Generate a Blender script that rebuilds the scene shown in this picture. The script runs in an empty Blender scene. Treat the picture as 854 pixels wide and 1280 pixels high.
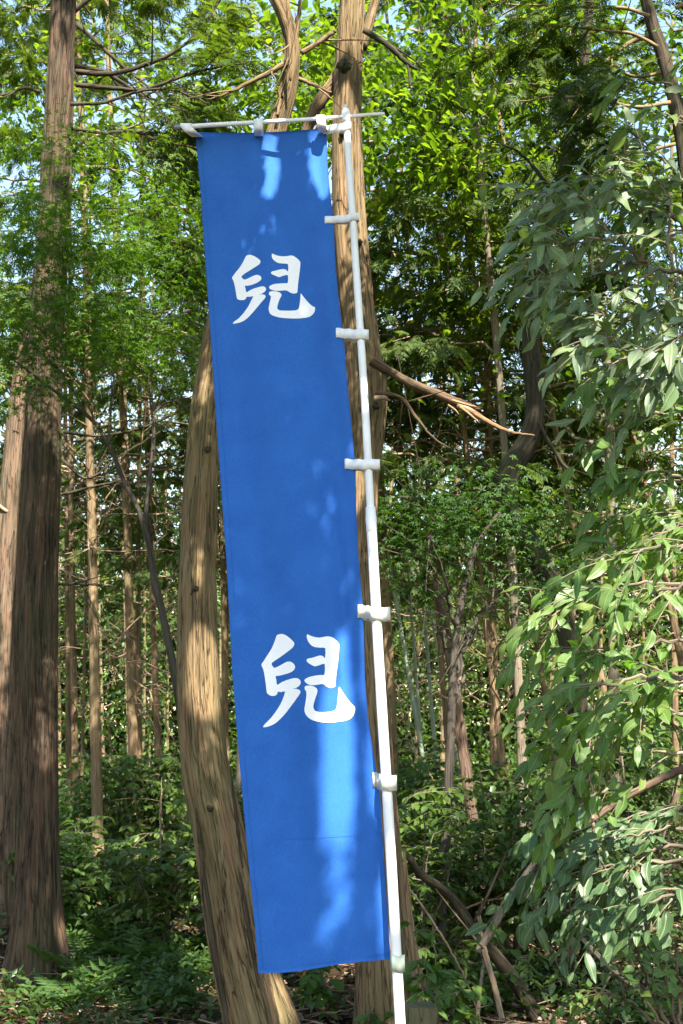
import bpy, bmesh, math, random
import numpy as np
from mathutils import Vector, Matrix, Quaternion

S = bpy.context.scene
COL = S.collection
R = math.radians

# ------------------------------------------------------------------ camera
F = 1600.0                       # focal length in photo pixels (854 x 1280)
PITCH = R(10)
CAM = np.array([0.0, 0.0, 1.55])
FWD = np.array([0, math.cos(PITCH), math.sin(PITCH)])
UPV = np.array([0, -math.sin(PITCH), math.cos(PITCH)])
RGT = np.array([1.0, 0, 0])
cd = bpy.data.cameras.new('camera')
cd.sensor_fit = 'VERTICAL'
cd.sensor_height = 36.0
cd.lens = 36.0 * F / 1280.0
cd.clip_start = 0.05
cd.clip_end = 2000
cd.dof.use_dof = True
cd.dof.focus_distance = 4.4
cd.dof.aperture_fstop = 16.0
cam = bpy.data.objects.new('camera', cd)
COL.objects.link(cam)
cam.location = CAM
cam.rotation_euler = (R(90) + PITCH, 0, 0)
S.camera = cam

# ------------------------------------------------------------------ light
SUN_EL = R(50)
SUN_AZ = R(16)                   # right of straight behind the camera
SD = np.array([math.cos(SUN_EL) * math.sin(SUN_AZ), -math.cos(SUN_EL) * math.cos(SUN_AZ), math.sin(SUN_EL)])
w = bpy.data.worlds.new('World')
S.world = w
w.use_nodes = True
nt = w.node_tree
sky = nt.nodes.new('ShaderNodeTexSky')
sky.sky_type = 'NISHITA'
sky.sun_disc = False
sky.sun_elevation = SUN_EL
sky.sun_rotation = math.atan2(SD[0], SD[1])
sky.air_density = 1.6
sky.dust_density = 0.5
sky.ozone_density = 1.0
bg = nt.nodes['Background']
bg.inputs['Strength'].default_value = 0.095
nt.links.new(sky.outputs[0], bg.inputs[0])
sl = bpy.data.lights.new('sun', 'SUN')
sl.energy = 5.0
sl.angle = R(0.53)
sl.color = (1.0, 0.93, 0.81)
so = bpy.data.objects.new('sun', sl)
COL.objects.link(so)
so.location = (3, -10, 20)
so.rotation_euler = Vector(-SD).to_track_quat('-Z', 'Y').to_euler()

S.view_settings.view_transform = 'Standard'
S.view_settings.look = 'None'
S.view_settings.gamma = 1.0
S.view_settings.exposure = 2.03
cy = S.cycles
cy.max_bounces = 8
cy.diffuse_bounces = 3
cy.glossy_bounces = 2
cy.transmission_bounces = 5
cy.transparent_max_bounces = 4
cy.sample_clamp_indirect = 6.0
cy.caustics_reflective = False
cy.caustics_refractive = False

# ------------------------------------------------------------------ helpers
rng = np.random.default_rng(7)


def ray(px, py):
    return FWD + RGT * ((px - 427) / F) + UPV * ((640 - py) / F)


def at(px, py, Y):
    d = ray(px, py)
    return CAM + d * (Y / d[1])


def depth(p):
    return float(np.dot(np.asarray(p) - CAM, FWD))


def proj(P):
    """world points (N,3) -> photo pixels (N,2), depth"""
    Q = np.asarray(P, float) - CAM
    z = Q @ FWD
    zz = np.where(np.abs(z) < 1e-6, 1e-6, z)
    return np.stack([427 + F * (Q @ RGT) / zz, 640 - F * (Q @ UPV) / zz], 1), z


PERM = np.random.default_rng(3).permutation(256)


def vnoise(P):
    P = np.asarray(P, float)
    I = np.floor(P).astype(int)
    f = P - I
    f = f * f * (3 - 2 * f)
    out = 0
    for dx in (0, 1):
        for dy in (0, 1):
            for dz in (0, 1):
                h = PERM[(PERM[(PERM[(I[:, 0] + dx) & 255] + I[:, 1] + dy) & 255] + I[:, 2] + dz) & 255] / 255.0
                wx = f[:, 0] if dx else 1 - f[:, 0]
                wy = f[:, 1] if dy else 1 - f[:, 1]
                wz = f[:, 2] if dz else 1 - f[:, 2]
                out = out + h * wx * wy * wz
    return out


def ground_z(x, y):
    x = np.asarray(x, float)
    y = np.asarray(y, float)
    P = np.stack([x / 2.6, y / 2.6, np.zeros_like(x) + 5.3], -1).reshape(-1, 3)
    n = vnoise(P).reshape(x.shape)
    P2 = np.stack([x / 0.7, y / 0.7, np.zeros_like(x) + 9.1], -1).reshape(-1, 3)
    n2 = vnoise(P2).reshape(x.shape)
    k = np.clip((y - 3) / 6, 0, 1)
    z = (0.22 * (n - .5) + 0.06 * (n2 - .5)) * k
    # a mossy mound under the two big trunks on the left
    z = z + 0.12 * np.exp(-(((x + 2.35) / 1.1) ** 2 + ((y - 9.6) / 1.3) ** 2))
    z = z + 0.018 * np.clip(y - 20, 0, 200) + 0.10 * np.clip(x - 3, 0, 30) * np.clip((y - 9) / 10, 0, 1)
    return z


def gz(x, y):
    return float(ground_z(np.array([x]), np.array([y]))[0])


def mesh(name, V, faces, mats, uv=None, tint=None, smooth=True, midx=None):
    me = bpy.data.meshes.new(name)
    V = np.asarray(V, np.float32)
    faces = [np.asarray(f, np.int32) for f in faces if len(f)]
    nl = sum(f.size for f in faces)
    nf = sum(len(f) for f in faces)
    me.vertices.add(len(V))
    me.vertices.foreach_set('co', V.ravel())
    me.loops.add(nl)
    me.polygons.add(nf)
    lv = np.concatenate([f.ravel() for f in faces]).astype(np.int32)
    tot = np.concatenate([np.full(len(f), f.shape[1], np.int32) for f in faces])
    st = np.concatenate([[0], np.cumsum(tot)[:-1]]).astype(np.int32)
    me.loops.foreach_set('vertex_index', lv)
    me.polygons.foreach_set('loop_start', st)
    if midx is not None:
        me.polygons.foreach_set('material_index', np.asarray(midx, np.int32))
    me.update(calc_edges=True)
    if smooth:
        me.polygons.foreach_set('use_smooth', np.ones(nf, bool))
    if uv is not None:
        l = me.uv_layers.new(name='UVMap')
        l.data.foreach_set('uv', np.asarray(uv, np.float32)[lv].ravel())
    if tint is not None:
        a = me.attributes.new('tint', 'FLOAT', 'POINT')
        a.data.foreach_set('value', np.asarray(tint, np.float32))
    for m in (mats if isinstance(mats, (list, tuple)) else [mats]):
        me.materials.append(m)
    return me


def link(name, data, parent=None, loc=(0, 0, 0)):
    o = bpy.data.objects.new(name, data)
    COL.objects.link(o)
    o.location = loc
    if parent is not None:
        o.parent = parent
    return o


def tag(o, label, cat, group=None):
    o['label'] = label
    o['category'] = cat
    if group:
        o['group'] = group
    return o


def thing(name, label, cat, loc=(0, 0, 0), group=None):
    o = bpy.data.objects.new(name, None)
    COL.objects.link(o)
    o.location = loc
    o.empty_display_size = 0.2
    return tag(o, label, cat, group)


def catmull(P, n):
    P = np.asarray(P, float)
    Q = np.vstack([2 * P[0] - P[1], P, 2 * P[-1] - P[-2]])
    seg = np.linalg.norm(np.diff(P[:, :3], axis=0), axis=1)
    cum = np.concatenate([[0], np.cumsum(seg)])
    t = np.linspace(0, cum[-1], n)
    i = np.clip(np.searchsorted(cum, t, 'right') - 1, 0, len(P) - 2)
    f = ((t - cum[i]) / np.maximum(seg[i], 1e-9))[:, None]
    p0, p1, p2, p3 = Q[i], Q[i + 1], Q[i + 2], Q[i + 3]
    return 0.5 * (2 * p1 + (p2 - p0) * f + (2 * p0 - 5 * p1 + 4 * p2 - p3) * f ** 2 + (3 * p1 - p0 - 3 * p2 + p3) * f ** 3)


def unit(a):
    a = np.asarray(a, float)
    return a / np.maximum(np.linalg.norm(a, axis=-1, keepdims=True), 1e-9)


def tube(P, rad, ns=10, ridge=0.0, cell=0.035, lump=0.0, roots=0.0, seed=0.0, cap=True, strip=0.55):
    """tapered tube along P (n,3); seam turned away from the camera; bark ridges of RIDGE metres"""
    P = np.asarray(P, float)
    rad = np.asarray(rad, float)
    n = len(P)
    T = unit(np.gradient(P, axis=0))
    ref = np.array([0, 1.0, 0]) if abs(T[0][1]) < 0.8 else np.array([0, 0, 1.0])
    A = np.zeros((n, 3))
    a = unit(ref - T[0] * np.dot(ref, T[0]))
    for i in range(n):
        a = unit(a - T[i] * np.dot(a, T[i]))
        A[i] = a
    B = np.cross(T, A)
    s = np.concatenate([[0], np.cumsum(np.linalg.norm(np.diff(P, axis=0), axis=1))])
    th = np.linspace(0, 2 * math.pi, ns + 1)
    c, si = np.cos(th), np.sin(th)
    rr = np.repeat(rad[:, None], ns + 1, 1)
    ss = np.repeat(s[:, None], ns + 1, 1)
    if lump or ridge or roots:
        q = np.stack([rr * c / cell, rr * si / cell, ss / strip + seed], -1).reshape(-1, 3)
        if lump:
            q2 = np.stack([c * 1.3 + 0 * rr, si * 1.3 + 0 * rr, ss / 0.7 + seed * 3], -1).reshape(-1, 3)
            rr = rr * (1 + lump * (vnoise(q2).reshape(rr.shape) - .5) * 2)
        if roots:
            q3 = np.stack([c * 1.9 + 0 * rr, si * 1.9 + 0 * rr, 0 * ss + seed * 5], -1).reshape(-1, 3)
            lobes = vnoise(q3).reshape(rr.shape)
            h = ss
            rr = rr * (1 + roots * np.exp(-h / 0.30) * (0.25 + 1.5 * lobes ** 1.5) + 0.22 * roots * np.exp(-h / 1.1) * (lobes - .4))
        if ridge:
            v = vnoise(q)
            v2 = vnoise(q * np.array([2.3, 2.3, 2.0]) + 31.7)
            v3 = vnoise(q * np.array([.45, .45, .5]) + 11.3)
            crack = np.clip((np.abs(v - .5) - 0.02) / 0.14, 0, 1)
            rr = rr + ridge * ((crack - 1) * (0.3 + 1.2 * v3) + 0.35 * (v2 - .5) + 0.9 * (v3 - .5)).reshape(rr.shape)
    V = P[:, None, :] + A[:, None, :] * (rr * c)[..., None] + B[:, None, :] * (rr * si)[..., None]
    uv = np.stack([th[None, :] * np.mean(rad) + 0 * rr, ss], -1).reshape(-1, 2)
    V = V.reshape(-1, 3)
    i = np.arange(n - 1)[:, None] * (ns + 1)
    j = np.arange(ns)[None, :]
    q = np.stack([i + j, i + j + 1, i + ns + 1 + j + 1, i + ns + 1 + j], -1).reshape(-1, 4)
    tris = np.zeros((0, 3), int)
    if cap:
        k = len(V)
        V = np.vstack([V, P[0], P[-1]])
        uv = np.vstack([uv, [0, 0], [0, s[-1]]])
        jj = np.arange(ns)
        b = (n - 1) * (ns + 1)
        tris = np.vstack([np.stack([jj + 1, jj, np.full(ns, k)], 1), np.stack([b + jj, b + jj + 1, np.full(ns, k + 1)], 1)])
    return V, q, tris, uv


def join(parts):
    """parts: list of (V, quads, tris, uv) -> one"""
    V, Q, T, U, o = [], [], [], [], 0
    for v, q, t, u in parts:
        V.append(v)
        if len(q):
            Q.append(q + o)
        if len(t):
            T.append(t + o)
        U.append(u)
        o += len(v)
    return (np.vstack(V), np.vstack(Q) if Q else np.zeros((0, 4), int), np.vstack(T) if T else np.zeros((0, 3), int), np.vstack(U))


def tube_mesh(name, tb, mat):
    return mesh(name, tb[0], [tb[1], tb[2]], mat, uv=tb[3])


# leaf prototypes: base at origin, along +Y, face +Z --------------------------------
def proto_diamond(wd=.26, fold=.06, curl=.12):
    V = np.array([[0, 0, 0], [wd, .42, fold - curl * .2], [0, 1, -curl], [-wd, .42, fold - curl * .2]], float)
    return V, np.array([[0, 1, 2], [0, 2, 3]])


def proto_leaf6(wd=.24, fold=.06, curl=.2):
    V = np.array([[0, 0, 0], [wd, .35, fold], [wd * .7, .7, fold * .6 - curl * .4], [0, 1, -curl],
                  [-wd * .7, .7, fold * .6 - curl * .4], [-wd, .35, fold], [0, .5, -curl * .2]], float)
    return V, np.array([[0, 1, 6], [1, 2, 6], [2, 3, 6], [3, 4, 6], [4, 5, 6], [5, 0, 6]])


def proto_maple():
    V = [[0, 0.05, 0]]
    T = []
    for k, (a, l) in enumerate(((-105, .52), (-52, .85), (0, 1.0), (52, .85), (105, .52))):
        a = R(a)
        d = np.array([math.sin(a), math.cos(a)])
        p = np.array([d[1], -d[0]])
        b = len(V)
        m = d * l * .45
        V += [[*(m + p * .13), .02], [*(d * l), -.12 * l], [*(m - p * .13), .02]]
        T += [[0, b, b + 1], [0, b + 1, b + 2]]
    V = np.array(V, float)
    V[:, :2] *= .62
    return V, np.array(T)


def proto_spray(seed, n=6, wd=.035):
    r = np.random.default_rng(seed)
    V, T = [], []

    def lance(p, a, l, wv):
        d = np.array([math.sin(a), math.cos(a), 0])
        q = np.array([d[1], -d[0], 0])
        b = len(V)
        z = -0.25 * np.dot(p + d * l, p + d * l) * .5
        V.extend([p, p + d * l * .45 + q * wv, p + d * l + np.array([0, 0, z]), p + d * l * .45 - q * wv])
        T.extend([[b, b + 1, b + 2], [b, b + 2, b + 3]])
    lance(np.zeros(3), 0, 1.0, wd)
    for k in range(n):
        y = .12 + .8 * k / n + r.uniform(-.03, .03)
        for sgn in (-1, 1):
            l = (.55 * (1 - .65 * y) + .08) * r.uniform(.7, 1.15)
            lance(np.array([0, y, -.12 * y * y]), sgn * R(r.uniform(32, 55)), l, wd * 1.25)
    return np.array(V), np.array(T)


def proto_frond(n=9):
    """a fern frond with paired leaflets"""
    V, T = [], []
    for k in range(n):
        y = (k + .6) / n
        l = .34 * math.sin(math.pi * min(1, y * .85 + .13)) + .03
        for sg in (-1, 1):
            b = len(V)
            z = -.35 * y * y
            V += [[0, y - .035, z], [sg * l * .5, y + .04, z + .01], [sg * l, y + .10, z - .06], [sg * l * .45, y - .05, z]]
            T += [[b, b + 1, b + 2], [b, b + 2, b + 3]]
    b = len(V)
    V += [[-.008, 0, 0], [.008, 0, 0], [0, .5, -.08], [0, 1, -.36]]
    T += [[b, b + 1, b + 2], [b + 2, b + 3, b]]
    return np.array(V, float), np.array(T)


def frames(D, U):
    D = unit(D)
    X = unit(np.cross(D, U))
    Z = np.cross(X, D)
    return X, D, Z


def scatter(proto, pos, D, U, sc, tint):
    pv, pf = proto
    pos = np.asarray(pos, float)
    X, Y, Z = frames(D, U)
    sc = np.broadcast_to(np.asarray(sc, float), (len(pos),))
    V = pos[:, None, :] + sc[:, None, None] * (pv[None, :, 0:1] * X[:, None] + pv[None, :, 1:2] * Y[:, None] + pv[None, :, 2:3] * Z[:, None])
    Fc = pf[None] + (np.arange(len(pos)) * len(pv))[:, None, None]
    uv = np.tile(pv[:, :2], (len(pos), 1))
    return V.reshape(-1, 3), Fc.reshape(-1, pf.shape[1]), uv, np.repeat(tint, len(pv))


def leaf_mesh(name, L, L_set, mat):
    """one mesh of all leaves; L_set = list of (V,F,uv,tint)"""
    V, Fc, U, T, o = [], [], [], [], 0
    for v, f, u, t in L_set:
        V.append(v)
        Fc.append(f + o)
        U.append(u)
        T.append(t)
        o += len(v)
    return mesh(name, np.vstack(V), [np.vstack(Fc)], mat, uv=np.vstack(U), tint=np.concatenate(T))


# ------------------------------------------------------------------ materials
def newmat(name):
    m = bpy.data.materials.new(name)
    m.use_nodes = True
    n = m.node_tree.nodes
    return m, n, m.node_tree.links, n['Principled BSDF'], n['Material Output']


def ramp(n, stops):
    r = n.new('ShaderNodeValToRGB')
    e = r.color_ramp.elements
    while len(e) < len(stops):
        e.new(0.5)
    for i, (p, c) in enumerate(stops):
        e[i].position = p
        e[i].color = (*c, 1)
    return r


def leaf_material(name, cols, trans=.35, rough=.45, spec=.4, parts=False, vein=0.0, tcol=None):
    m, n, l, bs, out = newmat(name)
    if parts:
        src = n.new('ShaderNodeObjectInfo').outputs['Random']
    else:
        a = n.new('ShaderNodeAttribute')
        a.attribute_name = 'tint'
        src = a.outputs['Fac']
    k = len(cols)
    rp = ramp(n, [(i / (k - 1), c) for i, c in enumerate(cols)])
    l.new(src, rp.inputs[0])
    col = rp.outputs[0]
    # blotches within leaves
    tc = n.new('ShaderNodeTexCoord')
    if vein:
        sx = n.new('ShaderNodeSeparateXYZ')
        l.new(tc.outputs['UV'], sx.inputs[0])
        ab = n.new('ShaderNodeMath'); ab.operation = 'ABSOLUTE'
        l.new(sx.outputs[0], ab.inputs[0])
        v1 = n.new('ShaderNodeMapRange')
        v1.inputs[1].default_value = .012
        v1.inputs[2].default_value = .030
        v1.inputs[3].default_value = 1
        v1.inputs[4].default_value = 0
        l.new(ab.outputs[0], v1.inputs[0])
        # side veins: stripes in (y - 0.7|x|)
        mm = n.new('ShaderNodeMath'); mm.operation = 'MULTIPLY_ADD'
        l.new(ab.outputs[0], mm.inputs[0]); mm.inputs[1].default_value = -.9
        l.new(sx.outputs[1], mm.inputs[2])
        m2 = n.new('ShaderNodeMath'); m2.operation = 'MULTIPLY'
        l.new(mm.outputs[0], m2.inputs[0]); m2.inputs[1].default_value = 75
        sn = n.new('ShaderNodeMath'); sn.operation = 'SINE'
        l.new(m2.outputs[0], sn.inputs[0])
        v2 = n.new('ShaderNodeMapRange')
        v2.inputs[1].default_value = .8
        v2.inputs[2].default_value = 1.0
        v2.inputs[3].default_value = 0
        v2.inputs[4].default_value = .35
        l.new(sn.outputs[0], v2.inputs[0])
        mx = n.new('ShaderNodeMath'); mx.operation = 'MAXIMUM'
        l.new(v1.outputs[0], mx.inputs[0]); l.new(v2.outputs[0], mx.inputs[1])
        mu = n.new('ShaderNodeMath'); mu.operation = 'MULTIPLY'
        l.new(mx.outputs[0], mu.inputs[0]); mu.inputs[1].default_value = vein
        mix = n.new('ShaderNodeMix'); mix.data_type = 'RGBA'
        l.new(mu.outputs[0], mix.inputs[0])
        l.new(col, mix.inputs[6])
        mix.inputs[7].default_value = (.30, .36, .16, 1)
        col = mix.outputs[2]
        bp = n.new('ShaderNodeBump')
        bp.inputs['Strength'].default_value = .35
        bp.inputs['Distance'].default_value = .004
        l.new(mx.outputs[0], bp.inputs['Height'])
        l.new(bp.outputs[0], bs.inputs['Normal'])
    l.new(col, bs.inputs['Base Color'])
    bs.inputs['Roughness'].default_value = rough
    bs.inputs['Specular IOR Level'].default_value = spec
    tr = n.new('ShaderNodeBsdfTranslucent')
    g = n.new('ShaderNodeMix'); g.data_type = 'RGBA'; g.blend_type = 'MULTIPLY'
    g.inputs[0].default_value = 1
    l.new(col, g.inputs[6])
    g.inputs[7].default_value = (*(tcol or (2.05, 2.05, .48)), 1)
    l.new(g.outputs[2], tr.inputs[0])
    ms = n.new('ShaderNodeMixShader')
    ms.inputs[0].default_value = trans
    l.new(bs.outputs[0], ms.inputs[1])
    l.new(tr.outputs[0], ms.inputs[2])
    l.new(ms.outputs[0], out.inputs[0])
    return m


def bark_material(name, dark, mid, light, moss=(.10, .11, .035), moss_amt=.4, fib=70, bump=.6, red=None, crack=.26):
    m, n, l, bs, out = newmat(name)
    tc = n.new('ShaderNodeTexCoord')
    mp = n.new('ShaderNodeMapping')
    mp.inputs['Scale'].default_value = (fib, 6.5, 1)
    l.new(tc.outputs['UV'], mp.inputs[0])
    n1 = n.new('ShaderNodeTexNoise')
    n1.inputs['Scale'].default_value = 1.0
    n1.inputs['Detail'].default_value = 7
    n1.inputs['Roughness'].default_value = .62
    n1.inputs['Distortion'].default_value = .25
    l.new(mp.outputs[0], n1.inputs[0])
    mp2 = n.new('ShaderNodeMapping')
    mp2.inputs['Scale'].default_value = (fib * .25, 1.9, 1)
    mp2.inputs['Location'].default_value = (3.1, 7.7, 0)
    l.new(tc.outputs['UV'], mp2.inputs[0])
    n2 = n.new('ShaderNodeTexNoise')
    n2.inputs['Scale'].default_value = 1.0
    n2.inputs['Detail'].default_value = 4
    l.new(mp2.outputs[0], n2.inputs[0])
    mp4 = n.new('ShaderNodeMapping')
    mp4.inputs['Scale'].default_value = (fib * .62, 2.0, 1)
    mp4.inputs['Location'].default_value = (8.4, 1.7, 0)
    l.new(tc.outputs['UV'], mp4.inputs[0])
    n4 = n.new('ShaderNodeTexNoise')
    n4.inputs['Scale'].default_value = 1.0
    n4.inputs['Detail'].default_value = 3
    n4.inputs['Distortion'].default_value = .6
    l.new(mp4.outputs[0], n4.inputs[0])
    ck = n.new('ShaderNodeMath'); ck.operation = 'SUBTRACT'
    l.new(n4.outputs[0], ck.inputs[0]); ck.inputs[1].default_value = .5
    ca = n.new('ShaderNodeMath'); ca.operation = 'ABSOLUTE'
    l.new(ck.outputs[0], ca.inputs[0])
    cm = n.new('ShaderNodeMapRange')
    cm.inputs[1].default_value = .0
    cm.inputs[2].default_value = .026
    cm.inputs[3].default_value = crack
    cm.inputs[4].default_value = 0
    l.new(ca.outputs[0], cm.inputs[0])
    ad0 = n.new('ShaderNodeMath'); ad0.operation = 'MULTIPLY_ADD'
    l.new(n2.outputs[0], ad0.inputs[0]); ad0.inputs[1].default_value = .55
    ad = n.new('ShaderNodeMath'); ad.operation = 'SUBTRACT'
    l.new(ad0.outputs[0], ad.inputs[0]); l.new(cm.outputs[0], ad.inputs[1])
    hf = n.new('ShaderNodeMath'); hf.operation = 'MULTIPLY'
    l.new(n1.outputs[0], hf.inputs[0]); hf.inputs[1].default_value = .5
    l.new(hf.outputs[0], ad0.inputs[2])
    rp = ramp(n, [(.34, dark), (.50, mid), (.68, light)])
    l.new(ad.outputs[0], rp.inputs[0])
    n3 = n.new('ShaderNodeTexNoise')
    n3.inputs['Scale'].default_value = 1.7
    n3.inputs['Detail'].default_value = 5
    mp3 = n.new('ShaderNodeMapping')
    mp3.inputs['Scale'].default_value = (1.6, 1.6, .6)
    l.new(tc.outputs['Object'], mp3.inputs[0])
    l.new(mp3.outputs[0], n3.inputs[0])
    mr = n.new('ShaderNodeMapRange')
    mr.inputs[1].default_value = .42
    mr.inputs[2].default_value = .68
    mr.inputs[3].default_value = 0
    mr.inputs[4].default_value = moss_amt
    l.new(n3.outputs[0], mr.inputs[0])
    mx = n.new('ShaderNodeMix'); mx.data_type = 'RGBA'
    l.new(mr.outputs[0], mx.inputs[0])
    l.new(rp.outputs[0], mx.inputs[6])
    mx.inputs[7].default_value = (*moss, 1)
    col = mx.outputs[2]
    if red:
        mr2 = n.new('ShaderNodeMapRange')
        mr2.inputs[1].default_value = .50
        mr2.inputs[2].default_value = .66
        mr2.inputs[3].default_value = 0
        mr2.inputs[4].default_value = .7
        l.new(n2.outputs[0], mr2.inputs[0])
        mx2 = n.new('ShaderNodeMix'); mx2.data_type = 'RGBA'
        l.new(mr2.outputs[0], mx2.inputs[0])
        l.new(col, mx2.inputs[6])
        mx2.inputs[7].default_value = (*red, 1)
        col = mx2.outputs[2]
    l.new(col, bs.inputs['Base Color'])
    bs.inputs['Roughness'].default_value = .85
    bs.inputs['Specular IOR Level'].default_value = .2
    bp = n.new('ShaderNodeBump')
    bp.inputs['Strength'].default_value = bump
    bp.inputs['Distance'].default_value = .02
    l.new(ad.outputs[0], bp.inputs['Height'])
    l.new(bp.outputs[0], bs.inputs['Normal'])
    return m


def plain(name, col, rough=.5, spec=.4, noise=.0, nscale=30, bump=0.0, sss=0):
    m, n, l, bs, out = newmat(name)
    bs.inputs['Roughness'].default_value = rough
    bs.inputs['Specular IOR Level'].default_value = spec
    tc = n.new('ShaderNodeTexCoord')
    t = n.new('ShaderNodeTexNoise')
    t.inputs['Scale'].default_value = nscale
    t.inputs['Detail'].default_value = 6
    l.new(tc.outputs['Object'], t.inputs[0])
    a = [max(0, c * (1 - noise)) for c in col]
    b = [min(1, c * (1 + noise)) for c in col]
    rp = ramp(n, [(.35, a), (.65, b)])
    l.new(t.outputs[0], rp.inputs[0])
    l.new(rp.outputs[0], bs.inputs['Base Color'])
    if bump:
        bp = n.new('ShaderNodeBump')
        bp.inputs['Strength'].default_value = bump
        bp.inputs['Distance'].default_value = .01
        l.new(t.outputs[0], bp.inputs['Height'])
        l.new(bp.outputs[0], bs.inputs['Normal'])
    return m


M = {}
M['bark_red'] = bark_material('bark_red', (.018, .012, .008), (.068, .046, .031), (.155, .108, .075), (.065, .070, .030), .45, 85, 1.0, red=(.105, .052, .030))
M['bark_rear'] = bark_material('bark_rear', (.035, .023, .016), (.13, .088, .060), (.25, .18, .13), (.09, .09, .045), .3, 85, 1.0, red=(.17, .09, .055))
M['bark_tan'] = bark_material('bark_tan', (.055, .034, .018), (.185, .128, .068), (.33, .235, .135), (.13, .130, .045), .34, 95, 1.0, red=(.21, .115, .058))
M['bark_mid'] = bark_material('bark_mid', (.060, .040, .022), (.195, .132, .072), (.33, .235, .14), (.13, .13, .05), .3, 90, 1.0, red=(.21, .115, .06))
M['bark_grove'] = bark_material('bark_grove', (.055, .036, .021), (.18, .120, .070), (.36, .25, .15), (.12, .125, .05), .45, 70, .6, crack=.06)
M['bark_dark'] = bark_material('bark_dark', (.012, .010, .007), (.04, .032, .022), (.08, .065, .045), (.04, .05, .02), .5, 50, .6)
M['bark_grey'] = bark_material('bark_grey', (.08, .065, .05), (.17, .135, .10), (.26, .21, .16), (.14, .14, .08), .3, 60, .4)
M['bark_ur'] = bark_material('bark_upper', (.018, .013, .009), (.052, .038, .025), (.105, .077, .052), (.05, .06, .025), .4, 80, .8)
M['bark_broken'] = bark_material('bark_broken', (.030, .020, .013), (.10, .064, .040), (.19, .13, .085), (.08, .08, .035), .3, 100, 1.0, red=(.13, .07, .04))
M['bark_sapling'] = bark_material('bark_sapling', (.03, .024, .02), (.062, .05, .042), (.10, .082, .068), (.07, .075, .045), .3, 60, .4)
M['bark_log'] = bark_material('bark_log', (.035, .022, .015), (.11, .07, .05), (.20, .135, .10), (.07, .08, .03), .3, 60, .6)
M['dead_wood'] = bark_material('dead_wood', (.13, .085, .055), (.29, .195, .125), (.45, .32, .22), (.2, .16, .1), .3, 90, .5)
M['inner_wood'] = bark_material('inner_wood', (.12, .065, .035), (.28, .165, .09), (.42, .28, .17), (.2, .15, .08), .3, 110, .9)
M['bamboo'] = plain('bamboo', (.22, .27, .20), .4, .4, .2, 5)

M['hinoki'] = leaf_material('hinoki', [(.024, .046, .010), (.048, .082, .016), (.085, .125, .024), (.130, .160, .034)], .40, .55, .3)
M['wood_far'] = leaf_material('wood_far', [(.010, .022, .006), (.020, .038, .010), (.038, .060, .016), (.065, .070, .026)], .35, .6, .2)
M['broad'] = leaf_material('broad', [(.042, .088, .012), (.072, .130, .016), (.110, .170, .022), (.155, .205, .030)], .60, .45, .35)
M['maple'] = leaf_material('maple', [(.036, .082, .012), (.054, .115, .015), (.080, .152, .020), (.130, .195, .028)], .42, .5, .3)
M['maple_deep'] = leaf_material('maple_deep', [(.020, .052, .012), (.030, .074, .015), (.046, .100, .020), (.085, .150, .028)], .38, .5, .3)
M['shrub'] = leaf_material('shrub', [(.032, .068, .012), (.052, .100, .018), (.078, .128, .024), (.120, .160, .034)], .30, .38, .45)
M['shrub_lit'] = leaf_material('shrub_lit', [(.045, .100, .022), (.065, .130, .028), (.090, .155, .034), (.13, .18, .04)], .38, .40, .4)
M['fern'] = leaf_material('fern', [(.030, .070, .016), (.050, .100, .022), (.075, .120, .028)], .32, .5, .3)
M['litter'] = leaf_material('litter', [(.06, .034, .020), (.11, .064, .038), (.19, .12, .075), (.27, .21, .16), (.09, .055, .03)], .12, .7, .25, tcol=(1.2, 1, .7))
M['cover'] = leaf_material('cover', [(.022, .055, .012), (.040, .085, .018), (.07, .11, .026)], .28, .4, .4)
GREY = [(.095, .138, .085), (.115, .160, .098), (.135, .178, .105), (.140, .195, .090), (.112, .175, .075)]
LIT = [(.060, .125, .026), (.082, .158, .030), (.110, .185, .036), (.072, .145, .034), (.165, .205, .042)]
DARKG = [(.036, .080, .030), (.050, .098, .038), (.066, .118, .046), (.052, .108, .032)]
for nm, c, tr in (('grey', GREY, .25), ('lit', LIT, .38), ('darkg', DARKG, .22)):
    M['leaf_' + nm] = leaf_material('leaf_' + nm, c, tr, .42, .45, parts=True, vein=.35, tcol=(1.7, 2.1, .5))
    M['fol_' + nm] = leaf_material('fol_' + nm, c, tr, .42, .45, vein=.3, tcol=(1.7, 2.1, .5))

# ground
m, n, l, bs, out = newmat('forest_floor')
tc = n.new('ShaderNodeTexCoord')
t1 = n.new('ShaderNodeTexNoise'); t1.inputs['Scale'].default_value = 1.1; t1.inputs['Detail'].default_value = 8
t2 = n.new('ShaderNodeTexVoronoi'); t2.inputs['Scale'].default_value = 22
t3 = n.new('ShaderNodeTexNoise'); t3.inputs['Scale'].default_value = .45; t3.inputs['Detail'].default_value = 6
for t in (t1, t2, t3):
    l.new(tc.outputs['Object'], t.inputs['Vector'])
r1 = ramp(n, [(.35, (.018, .012, .008)), (.55, (.042, .027, .017)), (.7, (.08, .052, .033))])
l.new(t1.outputs[0], r1.inputs[0])
r2 = ramp(n, [(0, (.55, .5, .45)), (.5, (1, .95, .9)), (1, (1.3, 1.1, 1))])
sp = n.new('ShaderNodeSeparateColor'); l.new(t2.outputs['Color'], sp.inputs[0]); l.new(sp.outputs[0], r2.inputs[0])
mu = n.new('ShaderNodeMix'); mu.data_type = 'RGBA'; mu.blend_type = 'MULTIPLY'; mu.inputs[0].default_value = 1
l.new(r1.outputs[0], mu.inputs[6]); l.new(r2.outputs[0], mu.inputs[7])
mr = n.new('ShaderNodeMapRange'); mr.inputs[1].default_value = .5; mr.inputs[2].default_value = .62; mr.inputs[4].default_value = .75
l.new(t3.outputs[0], mr.inputs[0])
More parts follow.
